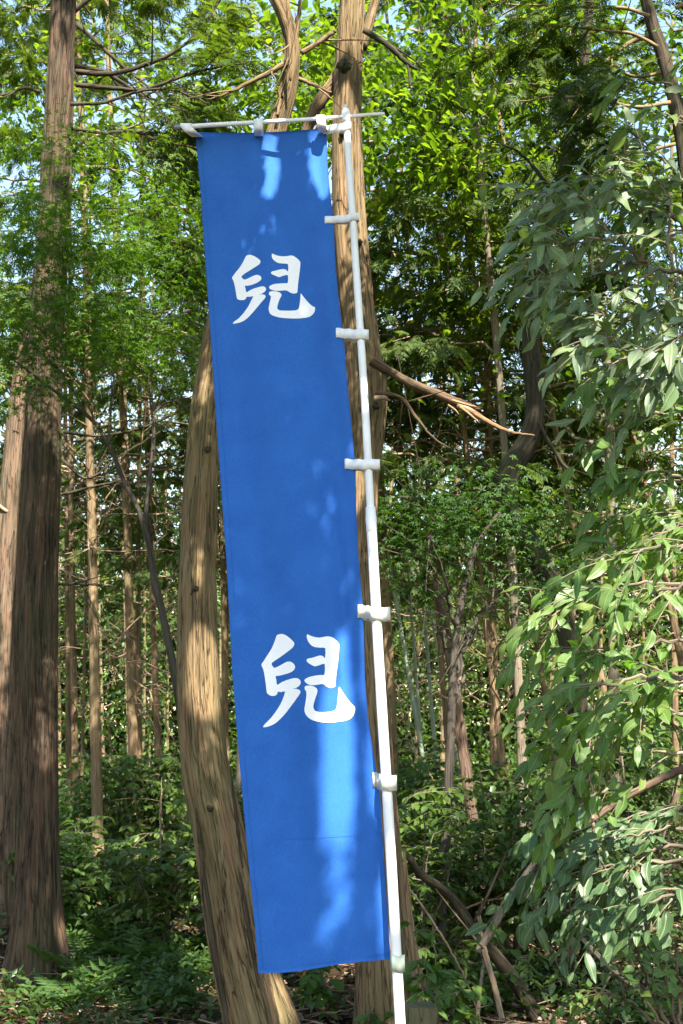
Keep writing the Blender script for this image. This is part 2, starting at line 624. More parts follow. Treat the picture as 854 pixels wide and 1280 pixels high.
mg = n.new('ShaderNodeMix'); mg.data_type = 'RGBA'
l.new(mr.outputs[0], mg.inputs[0]); l.new(mu.outputs[2], mg.inputs[6]); mg.inputs[7].default_value = (.055, .085, .022, 1)
l.new(mg.outputs[2], bs.inputs['Base Color'])
bs.inputs['Roughness'].default_value = .95
bs.inputs['Specular IOR Level'].default_value = .1
bp = n.new('ShaderNodeBump'); bp.inputs['Strength'].default_value = .8; bp.inputs['Distance'].default_value = .03
l.new(t2.outputs['Distance'], bp.inputs['Height']); l.new(bp.outputs[0], bs.inputs['Normal'])
M['ground'] = m

# banner cloth
m, n, l, bs, out = newmat('blue_cloth')
tc = n.new('ShaderNodeTexCoord')
wv = n.new('ShaderNodeTexNoise'); wv.inputs['Scale'].default_value = 9; wv.inputs['Detail'].default_value = 8
l.new(tc.outputs['Object'], wv.inputs['Vector'])
fine = n.new('ShaderNodeTexNoise'); fine.inputs['Scale'].default_value = 420; fine.inputs['Detail'].default_value = 2
mp = n.new('ShaderNodeMapping'); mp.inputs['Scale'].default_value = (1, 1, .25)
l.new(tc.outputs['Object'], mp.inputs[0]); l.new(mp.outputs[0], fine.inputs['Vector'])
rp = ramp(n, [(.3, (.016, .105, .42)), (.7, (.022, .128, .48))])
l.new(wv.outputs[0], rp.inputs[0])
r3 = ramp(n, [(.3, (.86, .86, .88)), (.7, (1.1, 1.1, 1.08))])
l.new(fine.outputs[0], r3.inputs[0])
mu = n.new('ShaderNodeMix'); mu.data_type = 'RGBA'; mu.blend_type = 'MULTIPLY'; mu.inputs[0].default_value = 1
l.new(rp.outputs[0], mu.inputs[6]); l.new(r3.outputs[0], mu.inputs[7])
l.new(mu.outputs[2], bs.inputs['Base Color'])
bs.inputs['Roughness'].default_value = .8
bs.inputs['Specular IOR Level'].default_value = .25
bs.inputs['Sheen Weight'].default_value = .15
bp = n.new('ShaderNodeBump'); bp.inputs['Strength'].default_value = .25; bp.inputs['Distance'].default_value = .001
l.new(fine.outputs[0], bp.inputs['Height']); l.new(bp.outputs[0], bs.inputs['Normal'])
M['cloth'] = m
M['white_print'] = plain('white_print', (.91, .885, .92), .8, .2, .07, 420, .12)
M['strap'] = plain('white_strap', (.80, .78, .80), .8, .2, .09, 45, .25)
M['strap_old'] = plain('cream_strap', (.60, .58, .52), .75, .25, .14, 45, .25)
M['strap_green'] = plain('grey_green_strap', (.36, .41, .34), .6, .35, .10, 60)
M['tube_white'] = plain('white_tube', (.83, .81, .83), .34, .5, .07, 5)
M['tube_grey'] = plain('grey_plastic', (.20, .22, .24), .4, .5, .05, 20)
M['post'] = bark_material('post_wood', (.05, .045, .026), (.10, .09, .052), (.17, .145, .09), (.085, .105, .04), .7, 60, .6)
M['post_top'] = plain('post_end', (.24, .20, .13), .85, .2, .25, 40, .3)
M['hem'] = plain('hem_stitch', (.020, .110, .42), .8, .2, .1, 100)

# ------------------------------------------------------------------ ground
gx = np.concatenate([-np.geomspace(14, 400, 18)[::-1], np.linspace(-13.5, 13.5, 136), np.geomspace(14, 400, 18)])
gy = np.concatenate([-np.geomspace(6, 200, 12)[::-1], np.linspace(-5, 26, 150), np.geomspace(27, 700, 24)])
X, Y = np.meshgrid(gx, gy, indexing='ij')
Z = ground_z(X, np.minimum(Y, 70))
V = np.stack([X, Y, Z], -1).reshape(-1, 3)
nx, ny = len(gx), len(gy)
i, j = np.meshgrid(np.arange(nx - 1), np.arange(ny - 1), indexing='ij')
q = np.stack([i * ny + j, (i + 1) * ny + j, (i + 1) * ny + j + 1, i * ny + j + 1], -1).reshape(-1, 4)
g = link('ground', mesh('ground', V, [q], M['ground']))
g['kind'] = 'structure'

# ------------------------------------------------------------------ trunks built from their line in space
def wpath(pts, Y=None):
    """[(px, py, width_px[, Y])] -> world points (n,3), radii"""
    P, r = [], []
    for p in pts:
        y = p[3] if len(p) > 3 else Y
        q = at(p[0], p[1], y)
        P.append(q)
        r.append(p[2] * .5 * depth(q) / F)
    return np.array(P), np.array(r)


def smooth_path(P, r, n):
    Q = catmull(np.column_stack([P, r]), n)
    return Q[:, :3], np.maximum(Q[:, 3], .0008)


def down_to_ground(P, r, extra=.25):
    """make sure a trunk's first point lies below the ground"""
    d = P[0] - P[1]
    d = d / max(1e-6, -d[2]) if d[2] < -1e-3 else np.array([0, 0, -1.0])
    d[:2] = np.clip(d[:2], -.35, .35)
    z = gz(P[0][0], P[0][1]) - extra
    if P[0][2] > z:
        k = P[0][2] - z
        P = np.vstack([P[0] + d * k, P])
        r = np.concatenate([[r[0] * 1.06], r])
    return P, r


def branch_part(root, pts, Y, mat, ns=8, n=24, twigs=0, seed=0, name='branch', wig=.012):
    """one bare branch with its own side twigs, all one connected stick"""
    r_ = np.random.default_rng(seed + 100)
    P, r = wpath(pts, Y)
    P, r = smooth_path(P, r, n)
    P = P + (r_.random((n, 3)) - .5) * wig * np.linspace(0.2, 1, n)[:, None]
    tb = [tube(P, r, ns, ridge=r.mean() * .12, cell=max(.012, r.mean() * .35), seed=seed)]
    for k in range(twigs):
        i = r_.integers(n // 4, n - 2)
        d = unit(P[min(i + 1, n - 1)] - P[i]) * .6 + r_.normal(0, .6, 3)
        L = r_.uniform(.2, .6)
        q = P[i] + unit(d) * np.linspace(0, L, 6)[:, None] + np.linspace(0, 1, 6)[:, None] ** 2 * np.array([0, 0, r_.uniform(-.12, .1)])
        tb.append(tube(q, np.linspace(r[i] * .5, .0015, 6), 5))
    tb = join(tb)
    base = np.array(root.location)
    return link(name, tube_mesh(name, (tb[0] - base, *tb[1:]), mat), root)


def trunk_part(root, P, r, mat, ns=64, n=220, ridge=.006, cell=.035, lump=.05, roots=.0, seed=0.0, name='trunk', strip=.55):
    P, r = smooth_path(P, r, n)
    tb = tube(P, r, ns, ridge=ridge, cell=cell, lump=lump, roots=roots, seed=seed, strip=strip)
    base = np.array(root.location)
    return link(name, tube_mesh(name, (tb[0] - base, *tb[1:]), mat), root)


def kid(root, name, me, stuff=False):
    o = link(name, me, root)
    if stuff:
        o['kind'] = 'stuff'
    return o


def rooted(name, label, cat, p, group=None):
    return thing(name, label, cat, (float(p[0]), float(p[1]), gz(p[0], p[1])), group)


# sprays along a branch -----------------------------------------------------------------
SPRAYS = [proto_spray(k) for k in range(4)]


def conifer_sprays(P, out, r_, n, size, droop=.35, lo=.25):
    """N flat sprays on both sides of the branch polyline P"""
    t = r_.uniform(lo, 1, n) ** .8
    idx = t * (len(P) - 1)
    i = np.clip(idx.astype(int), 0, len(P) - 2)
    f = (idx - i)[:, None]
    pos = P[i] * (1 - f) + P[i + 1] * f
    tan = unit(P[i + 1] - P[i])
    side = unit(np.cross(tan, [0, 0, 1.0])) * r_.choice([-1, 1], n)[:, None]
    D = tan * r_.uniform(.2, 1.0, n)[:, None] + side * r_.uniform(.2, 1.1, n)[:, None] + np.array([0, 0, -1]) * r_.uniform(0, droop * 2, n)[:, None]
    U = np.array([0, 0, 1.0]) + r_.normal(0, .35, (n, 3))
    pos = pos + side * r_.uniform(0, .12, n)[:, None]
    return pos, unit(D), U, size * r_.uniform(.6, 1.25, n)


def spray_set(lst, r_, tshift=0.0):
    """lst of (pos,D,U,sc) -> scattered arrays, cycling the spray prototypes"""
    pos = np.vstack([a[0] for a in lst]); D = np.vstack([a[1] for a in lst])
    U = np.vstack([a[2] for a in lst]); sc = np.concatenate([a[3] for a in lst])
    k = r_.integers(0, len(SPRAYS), len(pos))
    # tint: slow change in space + per-spray jitter
    ti = np.clip(.65 * vnoise(pos / .9) + .5 * r_.random(len(pos)) - .1 + tshift, 0, 1)
    return [scatter(SPRAYS[s], pos[k == s], D[k == s], U[k == s], sc[k == s], ti[k == s]) for s in range(len(SPRAYS)) if (k == s).any()]


# ------------------------------------------------------------------ cypress kinds that are copied into the grove
def cypress_kind(seed, H=15.0, z0=5.0, dens=31, dead=12, live_wood=True, spread=2.5):
    r_ = np.random.default_rng(seed)
    n = 60
    z = np.linspace(-.3, H, n)
    P = np.stack([.03 * np.sin(z * .5 + seed) + .004 * r_.normal(size=n), .03 * np.cos(z * .4 + seed), z], 1)
    rad = .5 * (1 - .62 * np.clip(z / H, 0, 1) ** .9) * 1.0          # radius in units of the base diameter
    rad = rad * (1 + .35 * np.exp(-np.clip(z, 0, 9) / .3))
    P1 = P.copy()
    tr = tube(P1, rad * .14, 14, ridge=.004, cell=.03, lump=.06, seed=seed)
    trunk = tube_mesh('trunk', tr, M['bark_grove'])
    deads = []
    for k in range(dead):
        zb = r_.uniform(1.8, z0 + 1.0)
        a = r_.uniform(0, 2 * math.pi)
        L = r_.uniform(.5, 1.5) * (1 + .25 * (zb / z0))
        t = np.linspace(0, 1, 9)
        d = np.array([math.cos(a), math.sin(a), 0])
        q = np.array([0, 0, zb]) + d * (t * L)[:, None] + np.array([0, 0, 1.0]) * ((r_.uniform(-.25, .75) * t + r_.uniform(-.6, .5) * t * t) * L)[:, None]
        q[1:] += r_.normal(0, .035, (8, 3))
        r0 = r_.uniform(.005, .011)
        tb = [tube(q, np.linspace(r0, .003, 9), 5)]
        for s in range(r_.integers(4, 9)):
            i = r_.integers(2, 8)
            dd = unit(q[i] - q[i - 1] + r_.normal(0, .7, 3))
            ll = r_.uniform(.15, .5)
            qq = q[i] + dd * np.linspace(0, ll, 5)[:, None] + np.linspace(0, 1, 5)[:, None] ** 2 * np.array([0, 0, r_.uniform(-.15, .1)])
            tb.append(tube(qq, np.linspace(.004, .0015, 5), 4))
        deads.append(tube_mesh('branch', join(tb), M['dead_wood']))
    lst, woods = [], []
    for k in range(dens):
        u = (k + r_.random()) / dens
        zb = z0 + (H - z0) * u ** 1.7
        a = r_.uniform(0, 2 * math.pi)
        L = spread * (1 - .72 * (zb - z0) / (H - z0)) * r_.uniform(.7, 1.2)
        t = np.linspace(0, 1, 10)
        d = np.array([math.cos(a), math.sin(a), 0])
        q = np.array([0, 0, zb]) + d * (t * L)[:, None] + np.array([0, 0, 1.0]) * ((.22 * t - .30 * t * t) * L)[:, None]
        q[1:] += r_.normal(0, .03, (9, 3))
        woods.append(tube(q, np.linspace(.016, .003, 10), 4, cap=False))
        for s in range(5):
            i = r_.integers(2, 9)
            sd = unit(np.cross(q[i] - q[i - 1], [0, 0, 1.0])) * r_.choice([-1, 1])
            ll = L * r_.uniform(.18, .38)
            qq = q[i] + (sd * .8 + unit(q[i] - q[i - 1]) * .7) * (np.linspace(0, 1, 5) * ll)[:, None] + np.array([0, 0, -1.0]) * (np.linspace(0, 1, 5) ** 2 * ll * .35)[:, None]
            lst.append(conifer_sprays(qq, d, r_, 10, .20, lo=.1))
        lst.append(conifer_sprays(q, d, r_, 16, .20))
    sp_ = spray_set(lst, r_)
    V, Q, T, U = join(woods)
    nv = len(V)
    Vs = [V]; Fs = [Q]; Us = [U]; Ts = [np.zeros(nv)]; o = nv; tri = []
    for v, f, u, t in sp_:
        Vs.append(v); tri.append(f + o); Us.append(u); Ts.append(t); o += len(v)
    tri = np.vstack(tri)
    crown = mesh('crown', np.vstack(Vs), [Q, tri], [M['hinoki'], M['dead_wood']], uv=np.vstack(Us), tint=np.concatenate(Ts),
                 midx=np.concatenate([np.ones(len(Q), int), np.zeros(len(tri), int)]))
    return dict(trunk=trunk, dead=deads, crown=crown, H=H)


KINDS = [cypress_kind(11, 12.5, 5.0, dead=15), cypress_kind(12, 12, 4.2, dead=13), cypress_kind(13, 13, 5.8, dead=16), cypress_kind(14, 11, 3.6, dead=11, spread=2.5)]


def place_cypress(kind, label, Y, lo, hi, wpx, rot, group, crown=True, deads=None, name='cypress_tree', sc=1.0, H=None):
    """lo, hi: two photo pixels on the trunk's axis"""
    a, b = at(*lo, Y), at(*hi, Y)
    ax = unit(b - a)
    x0 = a - ax * ((a[2] - 0.0) / ax[2])
    base = np.array([x0[0], x0[1], gz(x0[0], x0[1]) - .05])
    o = thing(name, label, 'tree', base, group)
    o.rotation_mode = 'QUATERNION'
    o.rotation_quaternion = Vector((0, 0, 1)).rotation_difference(Vector(ax)) @ Quaternion((0, 0, 1), rot)
    o.scale = (sc, sc, sc)
    dia = wpx * depth(at((lo[0] + hi[0]) / 2, (lo[1] + hi[1]) / 2, Y)) / F
    t = link('trunk', kind['trunk'], o)
    k = dia / (.14 * .92) / sc
    t.scale = (k, k, 1)
    for d in kind['dead'][:deads]:
        link('branch', d, o)
    if crown:
        c = link('crown', kind['crown'], o)
        c['kind'] = 'stuff'
    return o


# ------------------------------------------------------------------ the big trunks
# left front cypress
P, r = wpath([(46, 1235, 66), (47, 1130, 57), (47, 1000, 51), (48, 850, 48), (50, 700, 47), (55, 560, 43), (59, 440, 41), (66, 300, 40), (73, 150, 37), (78, 40, 32), (82, -60, 30), (88, -220, 27)], 8.6)
P, r = down_to_ground(P, r, .3)
t_left = rooted('cypress_tree', 'thick reddish brown cypress trunk with flared mossy foot and long bare side branches', 'tree', P[1])
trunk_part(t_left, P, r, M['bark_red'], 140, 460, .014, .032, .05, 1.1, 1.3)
BR = [
    ([(92, 82, 9), (130, 90, 7), (160, 108, 6), (200, 128, 4), (236, 140, 2)], 8.9),
    ([(95, 90, 9), (140, 92, 8), (190, 78, 6.5), (225, 60, 5), (252, 36, 4), (275, 0, 3)], 8.7),
    ([(95, 106, 8), (140, 110, 7), (180, 112, 6), (215, 100, 5), (262, 86, 4), (320, 76, 2.5)], 8.5),
    ([(88, 130, 6), (130, 128, 5), (170, 115, 4.5), (215, 112, 4), (262, 130, 2.5)], 8.4),
    ([(96, 30, 8), (118, 50, 6), (145, 75, 5), (175, 100, 4), (215, 130, 3), (250, 138, 2)], 9.1),
    ([(92, 14, 9), (115, -5, 8), (150, -35, 6), (200, -70, 3)], 8.8),
    ([(88, 160, 6), (130, 166, 5), (165, 164, 5), (205, 178, 4), (250, 185, 2.5)], 8.6),
    ([(88, 200, 11), (100, 180, 4), (112, 172, 2)], 8.8),
    ([(86, 240, 7), (120, 258, 5), (150, 262, 4), (180, 275, 2)], 8.7),
    ([(86, 300, 6), (130, 305, 5), (200, 300, 5), (245, 312, 2.5)], 8.9),
    ([(50, 115, 6), (30, 110, 5), (5, 118, 4), (-30, 112, 3)], 8.9),
    ([(80, 540, 5), (120, 545, 4), (165, 538, 4), (215, 520, 2)], 9.4),
    ([(78, 575, 5), (110, 598, 4), (150, 570, 3), (200, 540, 2)], 9.4),
    ([(78, 618, 5), (110, 610, 4), (150, 600, 3), (190, 578, 2)], 9.2),
    ([(72, 730, 5), (98, 730, 4), (128, 732, 2)], 9.2),
]
lsts = []
r_ = np.random.default_rng(21)
for k, (pts, yy) in enumerate(BR):
    pts = [(p[0], p[1], p[2] * .85) for p in pts]
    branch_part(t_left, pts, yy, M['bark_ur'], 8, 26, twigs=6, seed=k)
    if k in (7, 11, 12, 13, 14):
        continue
    P, rr = wpath(pts, yy)
    P = catmull(P, 14)
    for s in range(9):
        i = r_.integers(7, 13)
        sd = unit(np.cross(P[i] - P[i - 1], [0, 0, 1.0])) * r_.choice([-1, 1])
        ll = r_.uniform(.3, .8)
        qq = P[i] + np.array([0, .35, 0]) + (sd * .9 + unit(P[i] - P[i - 1]) * .6) * (np.linspace(0, 1, 5) * ll)[:, None] + np.array([0, 0, 1.0]) * (np.linspace(0, 1, 5) ** 2 * ll * r_.uniform(-.4, .25))[:, None]
        lsts.append(conifer_sprays(qq, None, r_, 11, .15, lo=.15))
for k in range(30):                                                 # foliage of the higher boughs hanging into view
    px, py, yy = r_.uniform(-80, 330), r_.uniform(-160, 70), r_.uniform(9.6, 12.5)
    c = at(px, py, yy)
    a = r_.uniform(0, 6.28)
    ll = r_.uniform(.7, 1.4)
    qq = c + np.array([math.cos(a), math.sin(a), .1]) * (np.linspace(-.5, .5, 7) * ll)[:, None] - np.array([0, 0, 1.0]) * (np.linspace(0, 1, 7) ** 2 * ll * .3)[:, None]
    lsts.append(conifer_sprays(qq, None, r_, 42, .16, lo=0))
sp_ = spray_set(lsts, r_)
b = np.array(t_left.location)
kid(t_left, 'crown', leaf_mesh('crown', None, [(v - b, f, u, t) for v, f, u, t in sp_], M['hinoki']), True)

# left rear cypress
P, r = wpath([(-4, 1205, 52), (-1, 1120, 44), (2, 1000, 39), (6, 850, 36), (11, 700, 34), (17, 600, 33), (27, 490, 29), (45, 390, 24), (61, 280, 20), (72, 150, 16), (78, 40, 13), (83, -60, 11)], 10.2)
P, r = down_to_ground(P, r, .3)
t_rear = rooted('cypress_tree', 'brown cypress trunk leaning in close behind the thick reddish trunk', 'tree', P[1])
trunk_part(t_rear, P, r, M['bark_rear'], 110, 320, .010, .04, .06, .7, 4.1)
for k, (pts, yy) in enumerate([([(10, 640, 5), (-15, 625, 4), (-50, 630, 2)], 10.1), ([(35, 470, 5), (60, 455, 4), (100, 462, 2)], 10.3)]):
    branch_part(t_rear, pts, yy, M['dead_wood'], 6, 16, 3, seed=40 + k)

# leaning trunk left of the banner
P, r = wpath([(338, 1345, 100), (326, 1285, 88), (311, 1230, 82), (294, 1160, 75), (277, 1060, 69), (257, 960, 62), (249, 880, 57), (246, 790, 53), (247, 690, 47), (251, 595, 42), (258, 500, 37), (271, 420, 34), (293, 330, 31), (324, 235, 28), (347, 160, 25), (361, 110, 22), (366, 60, 20), (357, 20, 20), (338, -20, 18), (322, -80, 16)], 7.0)
P, r = down_to_ground(P, r, .3)
t_lean = rooted('cypress_tree', 'leaning tan cypress trunk with split bark just left of the blue banner', 'tree', P[1])
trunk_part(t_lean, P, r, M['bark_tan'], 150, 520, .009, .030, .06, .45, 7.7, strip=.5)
for k, (pts, yy) in enumerate([
        ([(358, 78, 8), (335, 92, 7), (310, 104, 6), (285, 116, 4), (258, 125, 2)], 6.95),
        ([(377, 66, 7), (400, 52, 6.5), (420, 38, 6)], 7.05),
        ([(360, -5, 5), (361, 40, 4.5), (363, 85, 4), (362, 100, 3)], 6.85),
        ([(372, 98, 6), (392, 106, 5), (414, 116, 4)], 7.05),
        ([(347, 145, 4), (350, 120, 3), (340, 90, 2)], 6.9),
        ([(366, 66, 6), (372, 30, 6), (378, -20, 4)], 7.1)]):
    branch_part(t_lean, pts, yy, M['bark_mid'], 8, 20, 2, seed=60 + k)


def bark_strip(root, pts, Yoff, mat, th=.008, name='bark_strip', seed=0):
    """a loose bark plate standing off the trunk: pts (px, py, width_px, Y)"""
    r_ = np.random.default_rng(seed + 300)
    P, rr = wpath(pts)
    n = 26
    P, rr = smooth_path(P, rr, n)
    V = []
    for i in range(n):
        c = P[i]
        hw = rr[i] * (1 + .25 * r_.normal() * .4)
        cv = .35 * hw
        for (a, zf) in ((-1, 0), (-.45, 1), (.45, 1), (1, 0)):
            V.append(c + RGT * hw * a - np.array([0, 1, 0]) * (cv * zf * .6 + th))
        for (a, zf) in ((1, 0), (.45, 1), (-.45, 1), (-1, 0)):
            V.append(c + RGT * hw * a - np.array([0, 1, 0]) * (cv * zf * .6))
    V = np.array(V)
    uv = np.stack([np.tile([0, .02, .04, .06, .06, .04, .02, 0], n), np.repeat(np.linspace(0, .8, n), 8)], 1)
    i = np.arange(n - 1)[:, None] * 8
    j = np.arange(8)[None]
    q = np.stack([i + j, i + (j + 1) % 8, i + 8 + (j + 1) % 8, i + 8 + j], -1).reshape(-1, 4)
    cap = np.array([[7, 6, 5, 4], [7, 4, 3, 0], [3, 2, 1, 0]]).tolist()
    b = np.array(root.location)
    e = (n - 1) * 8
    caps = [[0, 1, 6, 7], [1, 2, 5, 6], [2, 3, 4, 5]]
    q = np.vstack([q, caps, [[e + k for k in c[::-1]] for c in caps]])
    return link(name, mesh(name, V - b, [q], mat, uv=uv), root)


for k, pts in enumerate([
        [(250, 1050, 3, 6.80), (254, 1090, 7, 6.79), (259, 1130, 10, 6.78), (270, 1200, 9, 6.77), (281, 1260, 8, 6.76), (286, 1300, 6, 6.76)],
        [(299, 1090, 2, 6.80), (304, 1120, 6, 6.79), (311, 1160, 7, 6.78), (319, 1205, 5, 6.78), (323, 1235, 2, 6.78)],
        [(322, 1195, 3, 6.78), (334, 1230, 9, 6.77), (345, 1280, 11, 6.75), (352, 1320, 8, 6.75)],
        [(245, 1010, 2, 6.83), (249, 1040, 5, 6.82), (253, 1085, 4, 6.82)],
        [(288, 960, 2, 6.86), (293, 1000, 4, 6.85), (299, 1050, 4, 6.84), (304, 1085, 2, 6.83)]]):
    bark_strip(t_lean, pts, 0, M['inner_wood'] if k == 2 else M['bark_red'], seed=k)

# trunk behind the pole
P, r = wpath([(496, 1350, 112), (492, 1290, 98), (486, 1230, 82), (479, 1150, 68), (471, 1060, 60), (465, 980, 56), (459, 880, 53), (453, 780, 50), (449, 680, 48), (450, 600, 49), (455, 540, 54), (456, 490, 56), (451, 430, 50), (444, 360, 46), (438, 280, 43), (435, 200, 40), (434, 140, 38), (437, 60, 35), (441, -10, 32), (446, -120, 28)], 7.4)
P, r = down_to_ground(P, r, .3)
t_mid = rooted('cypress_tree', 'tan cypress trunk standing behind the white pole with a snapped branch', 'tree', P[1])
trunk_part(t_mid, P, r, M['bark_mid'], 150, 500, .010, .028, .07, .5, 2.2, strip=.4)
for k, (pts, yy, mt) in enumerate([
        ([(455, 38, 8), (472, 48, 8), (492, 62, 7), (510, 80, 5.5), (526, 88, 2)], 7.3, 'bark_dark'),
        ([(509, 79, 4), (512, 95, 3.5), (514, 118, 1.5)], 7.3, 'bark_dark'),
        ([(452, 60, 16), (460, 35, 14), (468, 5, 13), (478, -50, 10)], 7.5, 'bark_mid'),
        ([(426, 95, 22), (414, 108, 18), (398, 130, 17), (385, 160, 15), (372, 200, 12)], 7.5, 'bark_mid'),
        ([(470, 490, 6), (492, 494, 5), (508, 503, 4.5), (520, 522, 4), (540, 545, 3), (562, 560, 1.6)], 7.2, 'bark_broken'),
        ([(468, 498, 7), (480, 497, 6), (486, 500, 3)], 7.1, 'dead_wood')]):
    branch_part(t_mid, pts, yy, M[mt], 9, 22, 2 if k in (0, 4) else 0, seed=80 + k)
# the snapped branch: stump of bough, splinters, hanging end
branch_part(t_mid, [(466, 450, 16), (480, 460, 13), (486, 463, 11), (512, 478, 11), (545, 492, 12), (575, 504, 11), (592, 509, 7), (602, 513, 2)], 7.2, M['bark_broken'], 16, 60, 0, seed=95, name='snapped_branch', wig=.006)
branch_part(t_mid, [(572, 506, 8), (592, 516, 8), (612, 528, 6), (640, 540, 3.5), (668, 544, 2)], 7.18, M['inner_wood'], 8, 30, 0, seed=96, name='splintered_end', wig=.006)
for k, pts in enumerate([[(565, 500, 4), (585, 506, 3.5), (604, 510, .8)], [(575, 508, 4), (590, 520, 3), (600, 529, .8)], [(560, 506, 3), (570, 513, 2.5), (574, 519, .8)]]):
    branch_part(t_mid, pts, 7.12, M['inner_wood'], 5, 9, 0, seed=98 + k, name='splinter', wig=.003)
for k, pts in enumerate([
        [(478, 455, 3, 7.24), (481, 480, 6, 7.22), (479, 510, 6, 7.22), (476, 540, 2, 7.23)],
        [(505, 1060, 3, 7.22), (509, 1110, 7, 7.20), (515, 1170, 9, 7.18), (524, 1230, 11, 7.12), (530, 1290, 9, 7.08)],
        [(473, 905, 3, 7.2), (475, 940, 5, 7.2), (480, 985, 5, 7.19), (484, 1015, 2, 7.19)],
        [(462, 1200, 4, 7.12), (464, 1240, 8, 7.10), (466, 1290, 8, 7.08)]]):
    bark_strip(t_mid, pts, 0, M['inner_wood'] if k == 1 else M['bark_mid'], seed=20 + k)

def knot(root, px, py, wpx, Yv, mat='bark_dark', seed=0):
    c = at(px, py, Yv)
    r = wpx * .5 * depth(c) / F
    P = c + np.array([0, 1.0, 0]) * np.linspace(.03, -.012, 7)[:, None]
    rr = r * np.array([1.5, 1.35, 1.15, 1.0, .8, .5, .2])
    P[5:, 1] += .010
    tb = tube(P, rr, 14, ridge=r * .3, cell=r * .5, lump=.2, seed=seed)
    b_ = np.array(root.location)
    link('knot', tube_mesh('knot', (tb[0] - b_, *tb[1:]), M[mat]), root)


for k, a_ in enumerate([(431, 79, 15, 7.28), (458, 462, 5, 7.20), (470, 506, 8, 7.20), (449, 300, 6, 7.26), (428, 165, 6, 7.27)]):
    knot(t_mid, *a_, seed=k)
for k, a_ in enumerate([(259, 560, 6, 6.88), (244, 735, 6, 6.86), (262, 1010, 7, 6.84), (352, 118, 5, 6.93)]):
    knot(t_lean, *a_, mat='bark_ur', seed=20 + k)

# dark crooked trunk on the right
P, r = wpath([(730, 1010, 30), (722, 880, 28), (704, 770, 28), (668, 690, 29), (638, 645, 31), (632, 610, 32), (644, 578, 30), (661, 548, 28), (669, 515, 26), (667, 475, 25), (664, 430, 24), (668, 370, 22), (686, 280, 19), (712, 180, 16), (732, 60, 13), (738, -60, 11)], 9.0)
P, r = down_to_ground(P, r)
t_dark = rooted('crooked_tree', 'dark crooked trunk bending sharply behind the snapped branch', 'tree', P[1])
trunk_part(t_dark, P, r, M['bark_dark'], 40, 200, .008, .05, .08, .3, 3.3)
for k, pts in enumerate([[(640, 606, 14), (628, 603, 11), (618, 598, 5)], [(668, 520, 8), (690, 560, 6), (720, 600, 3)], [(660, 400, 7), (690, 360, 5), (720, 300, 3)], [(695, 250, 6), (660, 200, 4), (610, 170, 2)]]):
    branch_part(t_dark, pts, 8.95, M['bark_dark'], 7, 18, 2, seed=120 + k)

# ------------------------------------------------------------------ grove trees one can tell apart
GL = 'slim cypress trunks in the grove left of the banner'
GR = 'slim cypress trunks in the shade right of the banner'
near_trees = [
    (0, 'pale sunlit slim trunk, stoutest of the grove left of the leaning trunk', 12.2, (128, 1120), (114, 640), 14, 0.3, GL),
    (2, 'sunlit slim trunk with a reddish patch midway, near the leaning trunk', 15.5, (168, 960), (158, 680), 13, 1.3, GL),
    (1, 'brown slim trunk between the thick reddish trunk and the pale sunlit one', 17, (96, 940), (92, 700), 9, 2.2, GL),
    (0, 'slim trunk with a bright spot halfway up, nearly touching the leaning trunk', 16.5, (197, 960), (190, 700), 9, 3.1, GL),
    (3, 'dark slim trunk showing between leaning trunk and banner edge', 15, (284, 900), (278, 560), 9, 4.1, GL),
    (2, 'shaded trunk directly right of the white pole, partly hidden by it', 13, (487, 860), (478, 700), 14, .9, GR),
    (1, 'thin straight trunk with a sunlit foot under the snapped branch', 12.5, (594, 640), (566, 400), 8.5, 2.0, GR),
    (3, 'thin reddish trunk behind the lower dead twig of the tan trunk', 13.5, (537, 640), (520, 440), 8, 2.7, GR),
    (0, 'dark trunk with an orange sunlit lower half above the bushes', 12.8, (617, 900), (612, 700), 12, 5.0, GR),
    (2, 'narrow dark trunk right of the one with an orange sunlit half', 14, (646, 900), (632, 760), 8, 5.6, GR),
    (1, 'sunlit slim trunk glimpsed behind the drooping shrub', 14.5, (684, 880), (660, 740), 9, .4, GR),
    (3, 'slim trunk leaning left among the sky gaps on the right', 13.5, (808, 640), (776, 500), 12, 1.6, GR),
    (0, 'brown straight pole of a trunk rising beside the crooked dark tree', 12, (700, 560), (668, 380), 9, 3.3, GR),
]
for kd, lab, Yv, lo, hi, wpx, rot, grp in near_trees:
    place_cypress(KINDS[kd], lab, Yv, lo, hi, wpx, rot, grp)

# broken-topped leaning trunk
P, r = wpath([(580, 945, 15), (574, 900, 14), (566, 840, 14), (556, 780, 13), (549, 740, 12), (546, 724, 10)], 11.5)
P, r = down_to_ground(P, r)
t = rooted('dead_trunk', 'dark leaning dead trunk with broken top right of the bamboo', 'tree', P[1])
trunk_part(t, P, r, M['bark_log'], 24, 80, .008, .03, .05, .2, 1.9)
branch_part(t, [(546, 728, 5), (550, 722, 4), (557, 724, 1)], 11.4, M['inner_wood'], 5, 8, 0, seed=140, name='broken_tip', wig=0)

